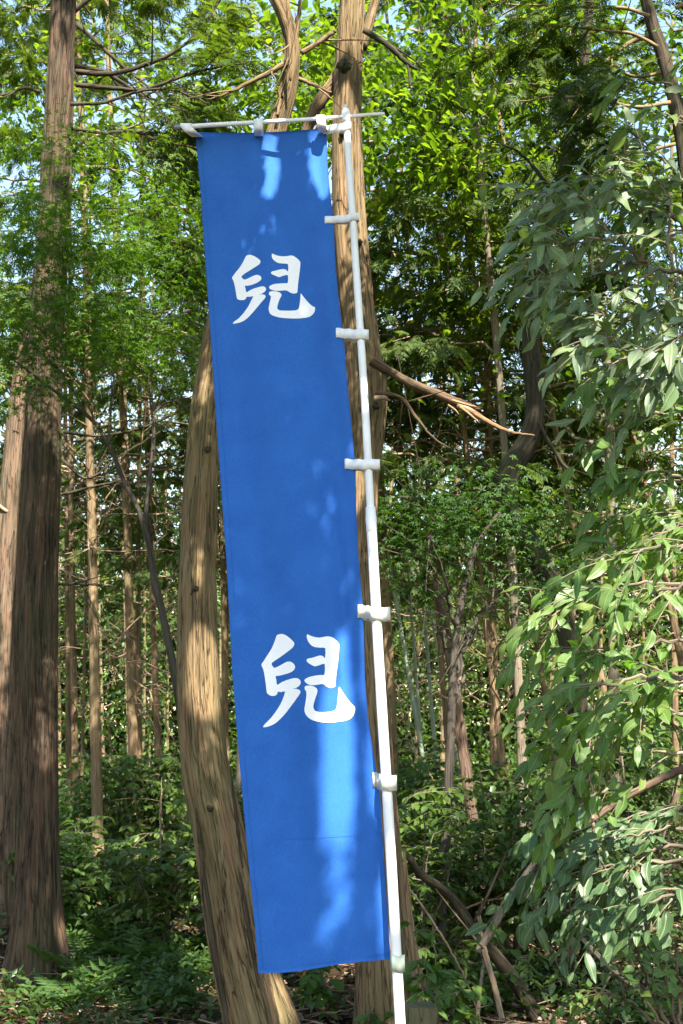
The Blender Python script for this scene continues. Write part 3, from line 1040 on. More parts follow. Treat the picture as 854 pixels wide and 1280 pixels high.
# trunk at the upper right corner
P, r = wpath([(925, 1040, 34), (912, 820, 29), (900, 600, 25), (884, 420, 22), (864, 260, 20), (848, 150, 18), (832, 80, 17), (814, 25, 16), (804, -30, 15), (796, -140, 12)], 8.6)
P, r = down_to_ground(P, r)
t_ur = rooted('cypress_tree', 'brown trunk crossing the upper corner behind the grey green leaves', 'tree', P[1])
trunk_part(t_ur, P, r, M['bark_ur'], 36, 160, .007, .04, .06, .3, 5.5)
BRU = [
    ([(822, 58, 5), (790, 42, 4.5), (750, 38, 3.5), (700, 32, 2.5), (650, 30, 1.5)], 8.4),
    ([(812, 20, 5), (780, 10, 5), (730, 8, 4), (680, 6, 3), (620, 6, 2)], 8.5),
    ([(820, 45, 7), (790, 52, 6), (760, 75, 4.5), (735, 100, 3), (715, 135, 2)], 8.7),
    ([(838, 128, 6), (800, 134, 5), (765, 128, 4), (730, 122, 3.5), (690, 122, 2.5), (640, 128, 1.5)], 8.2),
    ([(832, 90, 5), (790, 95, 4), (740, 68, 3), (690, 80, 2)], 8.8),
    ([(845, 10, 6), (880, -8, 5), (920, -30, 3)], 8.5),
    ([(844, 180, 5), (800, 190, 4), (760, 186, 3), (730, 200, 2)], 8.6)]
lsts = []
for k, (pts, yy) in enumerate(BRU):
    branch_part(t_ur, pts, yy, M['bark_grove'], 7, 22, 5, seed=150 + k)
    P, rr = wpath(pts, yy)
    P = catmull(P, 14)
    for s in range(10):
        i = r_.integers(3, 13)
        sd = unit(np.cross(P[i] - P[i - 1], [0, 0, 1.0])) * r_.choice([-1, 1])
        ll = r_.uniform(.3, .9)
        qq = P[i] + (sd * .9 + unit(P[i] - P[i - 1]) * .6) * (np.linspace(0, 1, 5) * ll)[:, None] - np.array([0, 0, 1.0]) * (np.linspace(0, 1, 5) ** 2 * ll * r_.uniform(-.1, .5))[:, None]
        lsts.append(conifer_sprays(qq, None, r_, 13, .15, lo=.1))
for k in range(20):
    c = at(r_.uniform(600, 900) if k < 12 else r_.uniform(770, 880), r_.uniform(-150, 40) if k < 12 else r_.uniform(0, 200), r_.uniform(8.8, 11))
    a = r_.uniform(0, 6.28); ll = r_.uniform(.7, 1.4)
    qq = c + np.array([math.cos(a), math.sin(a), .1]) * (np.linspace(-.5, .5, 7) * ll)[:, None]
    lsts.append(conifer_sprays(qq, None, r_, 34, .16, lo=0))
b = np.array(t_ur.location)
kid(t_ur, 'crown', leaf_mesh('crown', None, [(v - b, f, u, tt) for v, f, u, tt in spray_set(lsts, r_, -.25)], M['hinoki']), True)

# fill of the grove: slender trunks further off
ORD = 'first second third fourth fifth sixth seventh eighth ninth tenth eleventh twelfth thirteenth fourteenth fifteenth sixteenth seventeenth eighteenth nineteenth twentieth'.split()
ORD += ['twenty-' + o for o in ORD[:9]] + ['thirtieth'] + ['thirty-' + o for o in ORD[:9]]
rf = np.random.default_rng(5)
fills = []
for lo_x, hi_x, cnt in ((62, 232, 10), (268, 290, 1), (462, 700, 7), (700, 860, 4)):
    for k in range(cnt):
        px = lo_x + (hi_x - lo_x) * (k + rf.uniform(.1, .9)) / cnt
        fills.append((px, rf.uniform(17, 36), rf.uniform(.05, .12)))
for side in (0, 1):
    sel = sorted(f for f in fills if (f[0] > 440) == bool(side))
    for k, (px, yv, dia) in enumerate(sel):
        lab = f"{ORD[k]} from the left of the slender far trunks {'right' if side else 'left'} of the blue banner"
        wpx = dia * F / yv
        place_cypress(KINDS[rf.integers(0, 4)], lab, yv, (px, 960), (px + rf.normal(0, 5), 650), wpx, rf.uniform(0, 6.28),
                      'slender far trunks ' + ('right' if side else 'left') + ' of the banner', deads=11, crown=rf.random() < .3)

# bamboo canes
for k, (lo, hi, wp, yv, lab) in enumerate([
        ((512, 850), (476, 640), 6, 13.0, 'silvery bamboo cane slanting beside the white pole'),
        ((541, 900), (527, 720), 5, 15, 'pale thin bamboo cane left of the broken-topped dead trunk'),
        ((562, 900), (534, 740), 4, 15.5, 'greyish bamboo cane leaning toward the broken-topped dead trunk'),
        ((523, 880), (509, 700), 4, 16, 'slender bamboo cane in the middle of the bamboo clump')]):
    a, b2 = at(*lo, yv), at(*hi, yv)
    d = (b2 - a)
    p0 = a - d * ((a[2] + .1) / d[2])
    P = p0 + d * np.linspace(0, 2.6, 46)[:, None] * (a[2] + 3) / 3
    rr = wp * .5 * yv / F * np.linspace(1.05, .5, 46)
    rr[::6] *= 1.22
    t = rooted('bamboo_cane', lab, 'bamboo', P[0], 'bamboo canes right of the pole')
    tb = tube(P, rr, 8)
    kid(t, 'cane', tube_mesh('cane', (tb[0] - np.array(t.location), *tb[1:]), M['bamboo']))

# ------------------------------------------------------------------ broadleaf trees behind the banner
LEAF6 = proto_leaf6(.27, .05, .18)
DIAM = proto_diamond(.25, .06, .15)
MAPLE = proto_maple()


def clusters(r_, centers, per, rad, flat, leaf, tshift=0.0):
    n = len(centers) * per
    c = np.repeat(centers, per, 0)
    off = r_.normal(0, 1, (n, 3)) * np.array([rad, rad, rad * flat])
    pos = c + off
    D = unit(off * np.array([1, 1, .2]) + r_.normal(0, .35 * rad, (n, 3))) + np.array([0, 0, -.45])
    U = np.array([0, 0, 1.0]) + r_.normal(0, .38, (n, 3))
    ti = np.clip(.7 * vnoise(pos / .6) + .45 * r_.random(n) - .1 + tshift, 0, 1)
    return pos, D, U, leaf * r_.uniform(.6, 1.25, n), ti


def broadleaf_tree(label, trunk_pts, Yv, blobs, leaf, mat, seed, proto=LEAF6, per=26, bark='bark_grey', tshift=0.0, limbs=7):
    r_ = np.random.default_rng(seed)
    P, r = wpath(trunk_pts, Yv)
    P, r = down_to_ground(P, r)
    o = rooted('broadleaf_tree', label, 'tree', P[1], None)
    trunk_part(o, P, r, M[bark], 20, 90, .004, .03, .06, .2, seed)
    b = np.array(o.location)
    cs = []
    for (px, py, yv, rx, rz, n) in blobs:
        c = at(px, py, yv)
        k = depth(c) / F
        q = r_.normal(0, .5, (n, 3)) * np.array([rx * k, rx * k * .9, rz * k]) + c
        cs.append(q)
    cs = np.vstack(cs)
    Ps, rs = smooth_path(P, r, 40)
    for k in range(limbs):
        e = cs[r_.integers(0, len(cs))]
        i = int(np.clip(np.searchsorted(Ps[:, 2], e[2] - .8), 8, 36))
        mid = (Ps[i] + e) / 2 + np.array([0, 0, .25])
        q = catmull(np.array([Ps[i], mid, e]), 14)
        q[1:-1] += r_.normal(0, .025, (12, 3))
        tb = [tube(q, np.linspace(max(rs[i] * .5, .008), .003, 14), 6)]
        for s in range(4):
            i2 = r_.integers(5, 13)
            e2 = q[i2] + r_.normal(0, .45, 3)
            tb.append(tube(q[i2] + (e2 - q[i2]) * np.linspace(0, 1, 5)[:, None], np.linspace(.004, .0015, 5), 4))
        tb = join(tb)
        link('limb', tube_mesh('limb', (tb[0] - b, *tb[1:]), M[bark]), o)
    cs = cs[vnoise(cs / .75 + seed) > .40]
    pos, D, U, sc, ti = clusters(r_, cs, int(per * 1.0), .26, .42, leaf, tshift)
    kid(o, 'crown', leaf_mesh('crown', None, [scatter(proto, pos - b, D, U, sc, ti)], M[mat]), True)
    return o


broadleaf_tree('bright broadleaf crown filling the space above and right of the crossbar', [(655, 1000, 13), (640, 700, 11), (620, 420, 9), (600, 200, 7), (585, 30, 5)], 11.2,
               [(560, 70, 11, 190, 170, 95), (540, 230, 11.5, 170, 140, 55), (470, 60, 10.5, 140, 160, 40), (640, 330, 12, 190, 150, 55), (560, 420, 12.5, 150, 120, 40)], .10, 'broad', 31)
broadleaf_tree('green broadleaf crown peeping between the crossbar and the forked tan limbs', [(300, 1000, 12), (310, 700, 10), (325, 420, 9), (345, 200, 7), (360, 20, 5)], 9.6,
               [(390, 60, 9.6, 110, 130, 45), (320, 130, 9.8, 110, 90, 26), (440, 150, 9.4, 70, 90, 12), (210, 190, 10.2, 150, 110, 26), (250, 330, 10.4, 90, 120, 18), (120, 110, 11.5, 170, 150, 34), (30, 160, 11.5, 110, 160, 24), (290, 30, 11, 120, 80, 18)], .09, 'broad', 32)
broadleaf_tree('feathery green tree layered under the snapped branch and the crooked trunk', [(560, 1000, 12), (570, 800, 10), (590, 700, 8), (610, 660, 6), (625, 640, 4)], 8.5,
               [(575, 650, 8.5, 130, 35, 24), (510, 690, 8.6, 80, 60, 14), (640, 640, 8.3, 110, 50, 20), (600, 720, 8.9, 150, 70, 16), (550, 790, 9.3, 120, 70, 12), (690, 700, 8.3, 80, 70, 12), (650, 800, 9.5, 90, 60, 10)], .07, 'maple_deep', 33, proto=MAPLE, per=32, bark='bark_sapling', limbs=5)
broadleaf_tree('dark leafy tree behind the grey green branch on the right', [(770, 1000, 15), (765, 700, 13), (760, 480, 11), (740, 250, 8), (730, 60, 5)], 11.5,
               [(740, 210, 11, 240, 150, 60), (700, 420, 12, 170, 140, 34), (830, 480, 11, 160, 140, 36), (810, 680, 11.5, 150, 90, 26), (840, 120, 10.5, 110, 160, 30), (800, 30, 11.5, 120, 80, 16)], .09, 'broad', 34, tshift=-.05)

# ------------------------------------------------------------------ maple sapling on the left
P, r = wpath([(232, 930, 11), (222, 865, 10.5), (212, 810, 10), (203, 765, 9.5), (194, 730, 9), (190, 700, 8.5), (183, 668, 8), (172, 635, 7), (152, 595, 6), (136, 555, 5.5), (112, 522, 5), (62, 484, 4), (4, 440, 2.5)], 7.6)
P, r = down_to_ground(P, r)
t_map = rooted('maple_sapling', 'thin forked maple sapling with layered green leaves in front of the thick left trunk', 'sapling', P[1])
trunk_part(t_map, P, r, M['bark_sapling'], 14, 110, .002, .02, .06, .1, 8.8)
MB = [
    [(184, 668, 7), (183, 640, 6.5), (187, 600, 6), (192, 550, 5.5), (190, 500, 5), (183, 440, 4), (178, 380, 2.5), (170, 330, 1.5)],
    [(136, 555, 4), (138, 520, 3.5), (142, 470, 3), (128, 440, 2.5), (105, 410, 2), (70, 370, 1.2)],
    [(190, 520, 3.5), (205, 505, 3), (225, 500, 2.5), (248, 495, 1.5)],
    [(187, 470, 3), (160, 445, 2.5), (140, 400, 2), (110, 350, 1.2)],
    [(110, 520, 3), (80, 470, 2.5), (50, 440, 2), (10, 400, 1.2)],
    [(182, 430, 2.5), (205, 400, 2), (235, 370, 1.2)],
    [(192, 700, 3.5), (183, 670, 3), (178, 655, 2), (174, 640, 1)],
]
for k, pts in enumerate(MB):
    branch_part(t_map, pts, 7.5 if k % 2 else 7.65, M['bark_sapling'], 7, 26, 4, seed=200 + k)
rm = np.random.default_rng(77)
cs = []
for (px, py, yv, rx, ry, n) in [(60, 300, 6.3, 130, 60, 55), (150, 330, 6.5, 140, 60, 60), (60, 400, 6.2, 130, 45, 52), (170, 410, 6.6, 130, 50, 46), (90, 450, 6.3, 120, 30, 30), (200, 250, 6.8, 80, 50, 14), (30, 200, 6.4, 80, 40, 14), (130, 240, 6.6, 60, 40, 10), (215, 470, 6.8, 60, 30, 8), (30, 500, 6.2, 60, 25, 8), (100, 190, 6.5, 70, 30, 8)]:
    k = 7.3 / F
    c = at(px, py, yv + .9)
    cs.append(rm.normal(0, .5, (n, 3)) * np.array([rx * k, .55, ry * k]) + c)
cs = np.vstack(cs)
pos, D, U, sc, ti = clusters(rm, cs, 27, .15, .28, .058)
b = np.array(t_map.location)
kid(t_map, 'crown', leaf_mesh('crown', None, [scatter(MAPLE, pos - b, D, U, sc, ti)], M['maple']), True)

# ------------------------------------------------------------------ shrubs
def shrub(label, base, rx, h, leaf, mat, seed, stems=6, twigs=16, per=16, proto=LEAF6, group=None, lean=(0, 0), name='shrub', bark='bark_grey', spread=1.0, tshift=0, droop=.3, cat='shrub'):
    """stems fan out from BASE, twigs on the stems carry leaves in two rows"""
    r_ = np.random.default_rng(seed)
    base = np.array([base[0], base[1], gz(base[0], base[1])])
    o = thing(name, label, cat, base, group)
    pos, D, U = [], [], []
    for s in range(stems):
        a = r_.uniform(0, 2 * math.pi)
        e = np.array([math.cos(a) * rx * r_.uniform(.2, .8) * spread + lean[0], math.sin(a) * rx * r_.uniform(.2, .8) * spread + lean[1], h * r_.uniform(.6, 1.0)])
        t = np.linspace(0, 1, 9)[:, None]
        q = np.array([0, 0, -.05]) + np.concatenate([e[:2] * .25, [e[2] * .5]]) * 2 * t * (1 - t) + e * t ** 1.6
        q[1:] += r_.normal(0, .012, (8, 3))
        r0 = .004 + .006 * h
        tb = [tube(q, np.linspace(r0, .002, 9), 5)]
        for w_ in range(twigs):
            i = r_.integers(3, 9)
            a2 = r_.uniform(0, 2 * math.pi)
            ll = r_.uniform(.35, 1) * rx * .6
            d = np.array([math.cos(a2), math.sin(a2), r_.uniform(-.15, .5)])
            tt = np.linspace(0, 1, 6)[:, None]
            qq = q[i] + d * tt * ll - np.array([0, 0, 1.0]) * tt ** 2 * ll * droop
            tb.append(tube(qq, np.linspace(.003, .001, 6), 3, cap=False))
            f = np.sort(r_.uniform(.1, 1, per))
            ii = np.clip((f * 5).astype(int), 0, 4)
            fr = (f * 5 - ii)[:, None]
            pp = qq[ii] * (1 - fr) + qq[ii + 1] * fr
            tan = unit(qq[ii + 1] - qq[ii])
            sd = unit(np.cross(tan, [0, 0, 1.0])) * np.where(np.arange(per) % 2, 1, -1)[:, None]
            pos.append(pp)
            D.append(tan * .6 + sd * .9 + np.array([0, 0, -.3]) + r_.normal(0, .22, (per, 3)))
            U.append(np.array([0, 0, 1.0]) + r_.normal(0, .3, (per, 3)))
        link('stem', tube_mesh('stem', join(tb), M[bark]), o)
    pos, D, U = np.vstack(pos), np.vstack(D), np.vstack(U)
    n = len(pos)
    sc = leaf * r_.uniform(.6, 1.2, n)
    ti = np.clip(.6 * vnoise((pos + base) / .35) + .5 * r_.random(n) - .05 + tshift, 0, 1)
    kid(o, 'foliage', leaf_mesh('foliage', None, [scatter(proto, pos, D, U, sc, ti)], M[mat]), True)
    return o


def gp(px, Y):
    d = ray(px, 1000)
    return (px - 427) / F * Y * 1.02, Y


LS = [  # label, px, Y, rx, h, leaf
    ('low leafy shrub touching the right side of the thick reddish trunk', 105, 10.2, .6, .7, .065, 'shrub_lit'),
    ('fresh green shrub in front of the pale sunlit slim trunk', 138, 11.0, .7, .95, .075, 'shrub_lit'),
    ('glossy shrub in the middle of the clearing edge left of the leaning trunk', 172, 10.4, .65, .75, .07, 'shrub_lit'),
    ('green shrub pressed against the left side of the leaning trunk', 212, 9.6, .6, .9, .075, 'shrub'),
    ('sunlit pale shrub far back beside the thick reddish trunk', 92, 14.5, 1.0, 1.35, .09, 'shrub_lit'),
    ('taller shrub far back between two sunlit slim trunks', 150, 14.0, 1.0, 1.5, .09, 'shrub_lit'),
    ('taller shrub far back peeping over beside the leaning trunk', 200, 13.2, 1.0, 1.7, .09, 'shrub'),
    ('small dark shrub between the leaning trunk and the lower banner edge', 292, 9.2, .5, 1.5, .075, 'shrub'),
]
for k, (lab, px, yv, rx, h, lf, mt) in enumerate(LS):
    shrub(lab, gp(px, yv), rx, h, lf, mt, 400 + k, stems=9, twigs=14, per=14, group='shrubs on the forest floor left of the banner')
RS = [
    ('dark small-leaved bush directly behind the lower pole', 520, 8.6, .75, 1.45, .065, 'shrub'),
    ('dense dark bush in front of the broken-topped dead trunk', 572, 9.4, .8, 1.35, .065, 'shrub'),
    ('shaded bush below the orange sunlit trunk', 628, 9.2, .8, 1.25, .07, 'shrub'),
    ('low bush under the leaning logs beside the tan trunk', 560, 7.9, .5, .55, .06, 'shrub'),
    ('thin shaded bush behind the drooping shrub', 690, 8.6, .8, 1.3, .07, 'shrub'),
    ('far green bush behind the shaded bushes right of the pole', 600, 12.5, 1.2, 1.6, .09, 'shrub'),
    ('far bush between bamboo and the shaded trunk', 505, 12, 1.0, 1.4, .085, 'shrub_lit'),
    ('far dim bush at the foot of the trunks by the drooping shrub', 680, 12.5, 1.2, 1.5, .09, 'shrub'),
    ('leafy bush deep behind the right shrubs', 780, 10, 1.2, 2.2, .09, 'shrub'),
]
for k, (lab, px, yv, rx, h, lf, mt) in enumerate(RS):
    shrub(lab, gp(px, yv), rx, h, lf, mt, 430 + k, stems=10, twigs=15, per=15, group='bushes right of the pole', tshift=-.12)

# ferns near the bottom left
FROND = proto_frond()
FR = [(128, 9.2, .42, 'fern nearest the mossy foot of the thick trunk'), (160, 9.6, .38, 'fern in the middle of the litter slope left of the leaning trunk'),
      (205, 9.0, .45, 'arching fern beside the leaning trunk'), (235, 9.9, .4, 'fern half hidden by the leaning trunk'), (95, 8.6, .36, 'dark fern at the bottom edge below the thick trunk'),
      (180, 10.2, .4, 'fern under the glossy shrub left of the leaning trunk'), (150, 8.4, .32, 'small fern in the shaded leaf litter at the bottom'),
      (115, 8.0, .40, 'lowest fern near the bottom left corner, right of the mossy tree foot'), (190, 8.5, .36, 'fern in shade just left of the split foot of the leaning trunk'), (215, 8.1, .34, 'fern touching the foot of the leaning trunk'),
      (138, 10.0, .42, 'fern behind the others at the top of the litter slope'), (240, 8.7, .36, 'fern right behind the foot of the leaning trunk')]
rr_ = np.random.default_rng(88)
fm = leaf_mesh('frond', None, [scatter(FROND, np.zeros((1, 3)), np.array([[0, 1, .0]]), np.array([[0, 0, 1.0]]), [1], np.array([.5]))], M['fern'])
for px, yv, sz, lab in FR:
    x, y = gp(px, yv)
    o = thing('fern', lab, 'fern', (x, y, gz(x, y)), 'ferns on the litter slope')
    for k in range(9):
        f = link('frond', fm, o)
        f.rotation_euler = (R(rr_.uniform(18, 55)), R(rr_.uniform(-15, 15)), k * 2 * math.pi / 9 + rr_.uniform(-.3, .3))
        s = sz * rr_.uniform(.7, 1.15)
        f.scale = (s, s, s)

# ------------------------------------------------------------------ large-leaved plants near the camera on the right: every large leaf a part
def big_leaf(seed, wd, mat, nst=7):
    r_ = np.random.default_rng(seed)
    curl = r_.uniform(.05, .50)
    fold = r_.uniform(.03, .16)
    side = r_.uniform(-.10, .10)
    tw = r_.uniform(-.5, .5)
    V, U = [], []
    for i in range(nst):
        t = i / (nst - 1)
        hw = wd * max(.0, math.sin(math.pi * min(1, t ** .82)) ** .85) if t > .07 else .012
        if i == nst - 1:
            hw = .004
        cx = side * math.sin(t * math.pi)
        z = -curl * t * t + .02 * math.sin(t * 9 + seed)
        for a in (-1, 0, 1):
            wz = fold * abs(a) * hw * 2.2 + .02 * math.sin(t * 14 + a * 2 + seed) * abs(a) + tw * a * hw * t
            V.append([cx + a * hw, t * (1 - .08 * curl), z + wz])
            U.append([a * hw, t])
    q = []
    for i in range(nst - 1):
        for a in (0, 1):
            q.append([i * 3 + a, i * 3 + a + 1, i * 3 + 3 + a + 1, i * 3 + 3 + a])
    return np.array(V), np.array(q), np.array(U)


LIMIT = 300


def leafy_plant(name, label, cat, base, mains, Yv, leaf_px, mats, seed, wd=.2, twigs=7, step=.052, droop=.5, group=None, bark='bark_grey', yspread=.35, tl=(.25, .6), twig_dir=None, face=.95):
    """mains: photo polylines (px,py,w); leaves stand in two rows on twigs"""
    r_ = np.random.default_rng(seed)
    base = np.array([base[0], base[1], gz(base[0], base[1])])
    o = thing(name, label, cat, base, group)
    pos, D, U, sc = [], [], [], []
    L0 = leaf_px * Yv / F
    for mi, pts in enumerate(mains):
        yy = Yv + r_.uniform(-yspread, yspread)
        P, rr = wpath([(p[0], p[1], p[2], yy + (p[3] if len(p) > 3 else 0)) for p in pts])
        P, rr = smooth_path(P, rr, 24)
        P[1:] += r_.normal(0, .006, (23, 3))
        rr = np.maximum(rr, .0022)
        tb = [tube(P, rr, 7, ridge=.0006, cell=.012)]
        runs = [(P[6:], .6)]
        for w_ in range(twigs):
            i = r_.integers(4, 23)
            tan = unit(P[i] - P[i - 1])
            d = unit(tan * r_.uniform(.3, 1) + r_.normal(0, .55, 3) * np.array([1, .9, .7]) + (0 if twig_dir is None else np.array(twig_dir) * r_.uniform(.3, 1)))
            ll = r_.uniform(*tl)
            t = np.linspace(0, 1, 10)[:, None]
            q = P[i] + d * t * ll - np.array([0, 0, 1.0]) * t ** 2 * ll * droop * r_.uniform(.3, 1)
            tb.append(tube(q, np.linspace(max(.0025, rr[i] * .45), .0012, 10), 5))
            runs.append((q, 1.0))
        tb = join(tb)
        link('branch', tube_mesh('branch', (tb[0] - base, *tb[1:]), M[bark]), o)
        for q, dens in runs:
            s = np.concatenate([[0], np.cumsum(np.linalg.norm(np.diff(q, axis=0), axis=1))])
            k = max(3, int(s[-1] / step * dens))
            f = np.linspace(.12, 1, k) * s[-1]
            pp = np.stack([np.interp(f, s, q[:, c]) for c in range(3)], 1)
            gi = np.clip(np.searchsorted(s, f) - 1, 0, len(q) - 2)
            tan = unit(q[gi + 1] - q[gi])
            sd = unit(np.cross(tan, [0, 0, 1.0])) * np.where(np.arange(k) % 2, 1, -1)[:, None]
            dd = tan * r_.uniform(.5, 1.0, (k, 1)) + sd * r_.uniform(.4, .9, (k, 1)) + np.array([0, 0, -1]) * r_.uniform(.1, 1.0, (k, 1)) * droop + r_.normal(0, .26, (k, 3))
            dd[-1] = tan[-1] + np.array([0, 0, -.3])
            pos.append(pp); D.append(dd)
            U.append(np.array([0, -face, 1.0]) + r_.normal(0, .42, (k, 3)))
            sc.append(L0 * r_.uniform(.35, 1.2, k) * np.where(np.arange(k) >= k - 2, .75, 1))
    pos, D, U, sc = np.vstack(pos), np.vstack(D), np.vstack(U), np.concatenate(sc)
    # largest in view first
    px, z = proj(pos)
    seen = (px[:, 0] > -10) & (px[:, 0] < 864) & (px[:, 1] > -20) & (px[:, 1] < 1300) & (z > 0)
    order = np.argsort(-(sc / np.maximum(z, .1)) * np.where(seen, 1, .01))
    X, Yx, Zx = frames(D, U)
    protos = [big_leaf(seed * 10 + k, wd * (1 + .28 * math.sin(k * 2.1)), None) for k in range(8)]
    lm = [mesh('leaf', v, [q], M['leaf_' + mats], uv=u) for v, q, u in protos]
    for i in order[:LIMIT]:
        lf = bpy.data.objects.new('leaf', lm[int(r_.integers(0, 8))])
        COL.objects.link(lf)
        lf.parent = o
        m4 = Matrix(((X[i][0], Yx[i][0], Zx[i][0], 0), (X[i][1], Yx[i][1], Zx[i][1], 0), (X[i][2], Yx[i][2], Zx[i][2], 0), (0, 0, 0, 1)))
        m4 = m4 @ Matrix.Scale(float(sc[i]), 4)
        m4.translation = Vector(pos[i] - base)
        lf.matrix_basis = m4
    rest = order[LIMIT:]
    if len(rest):
        sets = []
        kk = r_.integers(0, 8, len(rest))
        for s in range(8):
            ix = rest[kk == s]
            if len(ix):
                sets.append(scatter((protos[s][0], protos[s][1]), pos[ix] - base, D[ix], U[ix], sc[ix], r_.random(len(ix))))
                v, f, u, t = sets[-1]
                sets[-1] = (v, f, np.tile(protos[s][2], (len(ix), 1)), t)
        kid(o, 'foliage', leaf_mesh('foliage', None, sets, M['fol_' + mats]), True)
    return o


LP = 'large-leaved shrubs at the right edge'
leafy_plant('broadleaf_branch', 'long branch of large grey green leaves reaching left from the upper right', 'branch', (2.0, 4.7), [
    [(905, 350, 9), (860, 342, 7), (820, 335, 6.5), (798, 325, 6), (770, 340, 4), (730, 345, 3), (690, 348, 1.5)],
    [(798, 325, 5), (775, 298, 4.5), (750, 282, 4), (720, 262, 3), (690, 268, 2), (650, 285, 1.2)],
    [(840, 338, 4), (835, 300, 3.5), (838, 260, 3), (820, 225, 2.5), (790, 200, 2), (760, 195, 1.2)],
    [(800, 326, 4), (803, 295, 3), (800, 265, 2.5), (780, 240, 2), (735, 215, 1.2)],
    [(850, 345, 5), (815, 385, 3), (770, 395, 2.5), (730, 385, 2), (690, 375, 1.2)],
    [(880, 360, 6), (850, 420, 4), (800, 440, 3), (750, 420, 2), (715, 440, 1.2)],
    [(820, 335, 4), (780, 365, 3), (740, 370, 2), (700, 350, 1.5), (665, 330, 1.2)],
    [(770, 295, 4), (735, 300, 3), (700, 310, 2), (660, 315, 1.2)],
    [(760, 290, 4), (730, 250, 3), (700, 235, 2), (660, 245, 1.2)],
    [(890, 300, 5), (850, 280, 4), (825, 250, 3), (800, 235, 1.5)],
    [(890, 250, 5), (850, 225, 4), (810, 180, 3), (790, 170, 2)],
    [(900, 420, 6), (850, 460, 4), (800, 480, 2.5), (760, 470, 1.5)],
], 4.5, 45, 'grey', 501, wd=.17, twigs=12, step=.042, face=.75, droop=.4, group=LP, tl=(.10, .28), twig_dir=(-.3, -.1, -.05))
leafy_plant('broadleaf_shrub', 'sunlit yellow green leafy branch below the grey green one', 'shrub', (2.1, 5.2), [
    [(910, 500, 8), (865, 470, 6), (820, 450, 4), (770, 455, 3), (730, 480, 1.5)],
    [(900, 560, 7), (850, 520, 5), (800, 520, 4), (760, 545, 2.5), (730, 560, 1.5)],
    [(900, 620, 7), (860, 600, 5), (820, 590, 3), (780, 600, 1.5)],
    [(905, 520, 6), (850, 490, 4), (800, 485, 3), (745, 505, 1.5)],
    [(900, 660, 6), (850, 640, 4), (800, 640, 2.5), (770, 660, 1.5)],
], 5.0, 36, 'lit', 502, wd=.19, twigs=10, step=.040, droop=.4, group=LP, tl=(.12, .3), twig_dir=(-.6, -.2, -.1))
leafy_plant('broadleaf_shrub', 'drooping green shrub with hanging leaf rows at middle height on the right', 'shrub', (2.2, 4.9), [
    [(905, 700, 8), (860, 730, 6), (800, 728, 4), (740, 735, 3), (705, 765, 2), (690, 790, 1.2)],
    [(900, 720, 7), (850, 735, 5), (810, 740, 4), (770, 755, 3), (735, 790, 1.5)],
    [(905, 680, 7), (850, 680, 5), (790, 690, 3), (730, 700, 1.5)],
    [(900, 790, 6), (850, 800, 5), (800, 805, 3.5), (750, 815, 2), (715, 830, 1.2)],
    [(900, 640, 5), (840, 660, 3), (790, 680, 2), (740, 680, 1.2)],
], 4.8, 38, 'lit', 503, wd=.18, twigs=8, step=.042, droop=.5, group=LP, tl=(.14, .34), twig_dir=(-.7, -.1, -.3))
leafy_plant('broadleaf_shrub', 'big bright green shrub spilling leaves above the reddish fallen stem', 'shrub', (2.1, 4.7), [
    [(905, 840, 9), (860, 845, 7), (800, 848, 5), (765, 855, 4), (730, 868, 3), (700, 895, 1.5)],
    [(900, 880, 8), (850, 890, 6), (800, 880, 4), (760, 880, 3), (720, 900, 1.5)],
    [(905, 930, 7), (850, 910, 5), (790, 905, 4), (750, 910, 3), (710, 935, 1.5), (685, 975, 1)],
    [(900, 860, 6), (850, 850, 5), (810, 870, 3), (770, 900, 2), (730, 960, 1.2)],
    [(880, 950, 6), (830, 940, 4), (780, 945, 3), (745, 960, 2), (715, 1000, 1.2)],
], 4.6, 36, 'lit', 504, wd=.21, twigs=9, step=.042, droop=.5, group=LP, tl=(.12, .32), twig_dir=(-.6, -.1, -.3))
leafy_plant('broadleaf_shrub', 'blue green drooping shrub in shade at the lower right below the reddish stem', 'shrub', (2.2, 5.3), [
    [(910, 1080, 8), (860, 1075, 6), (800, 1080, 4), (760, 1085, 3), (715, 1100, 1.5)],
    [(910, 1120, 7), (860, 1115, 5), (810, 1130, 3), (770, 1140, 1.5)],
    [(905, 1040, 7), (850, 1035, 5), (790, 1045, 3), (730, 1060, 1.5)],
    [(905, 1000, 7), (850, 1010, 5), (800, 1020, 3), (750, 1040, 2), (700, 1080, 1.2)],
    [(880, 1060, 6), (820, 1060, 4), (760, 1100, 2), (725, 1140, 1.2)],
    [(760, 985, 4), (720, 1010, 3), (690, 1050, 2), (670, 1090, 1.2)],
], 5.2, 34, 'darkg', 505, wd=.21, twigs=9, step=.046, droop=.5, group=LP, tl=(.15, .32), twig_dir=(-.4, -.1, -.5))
leafy_plant('broadleaf_shrub', 'small sunlit shrub with round leaves and pinkish curling stems in the bottom right corner', 'shrub', (2.05, 6.2), [
    [(840, 1290, 6), (815, 1240, 5), (800, 1200, 4), (790, 1165, 2.5), (770, 1150, 1.5)],
    [(845, 1290, 5), (835, 1230, 4), (815, 1190, 3), (800, 1160, 1.5)],
    [(850, 1290, 5), (850, 1220, 4), (840, 1180, 3), (825, 1150, 1.5)],
    [(830, 1290, 5), (780, 1250, 4), (740, 1240, 2), (715, 1245, 1)],
    [(835, 1290, 5), (790, 1230, 3), (765, 1200, 2), (760, 1180, 1)],
], 6.2, 19, 'lit', 506, wd=.30, twigs=8, step=.045, droop=.4, group=LP, tl=(.12, .3), bark='bark_log', face=.5)
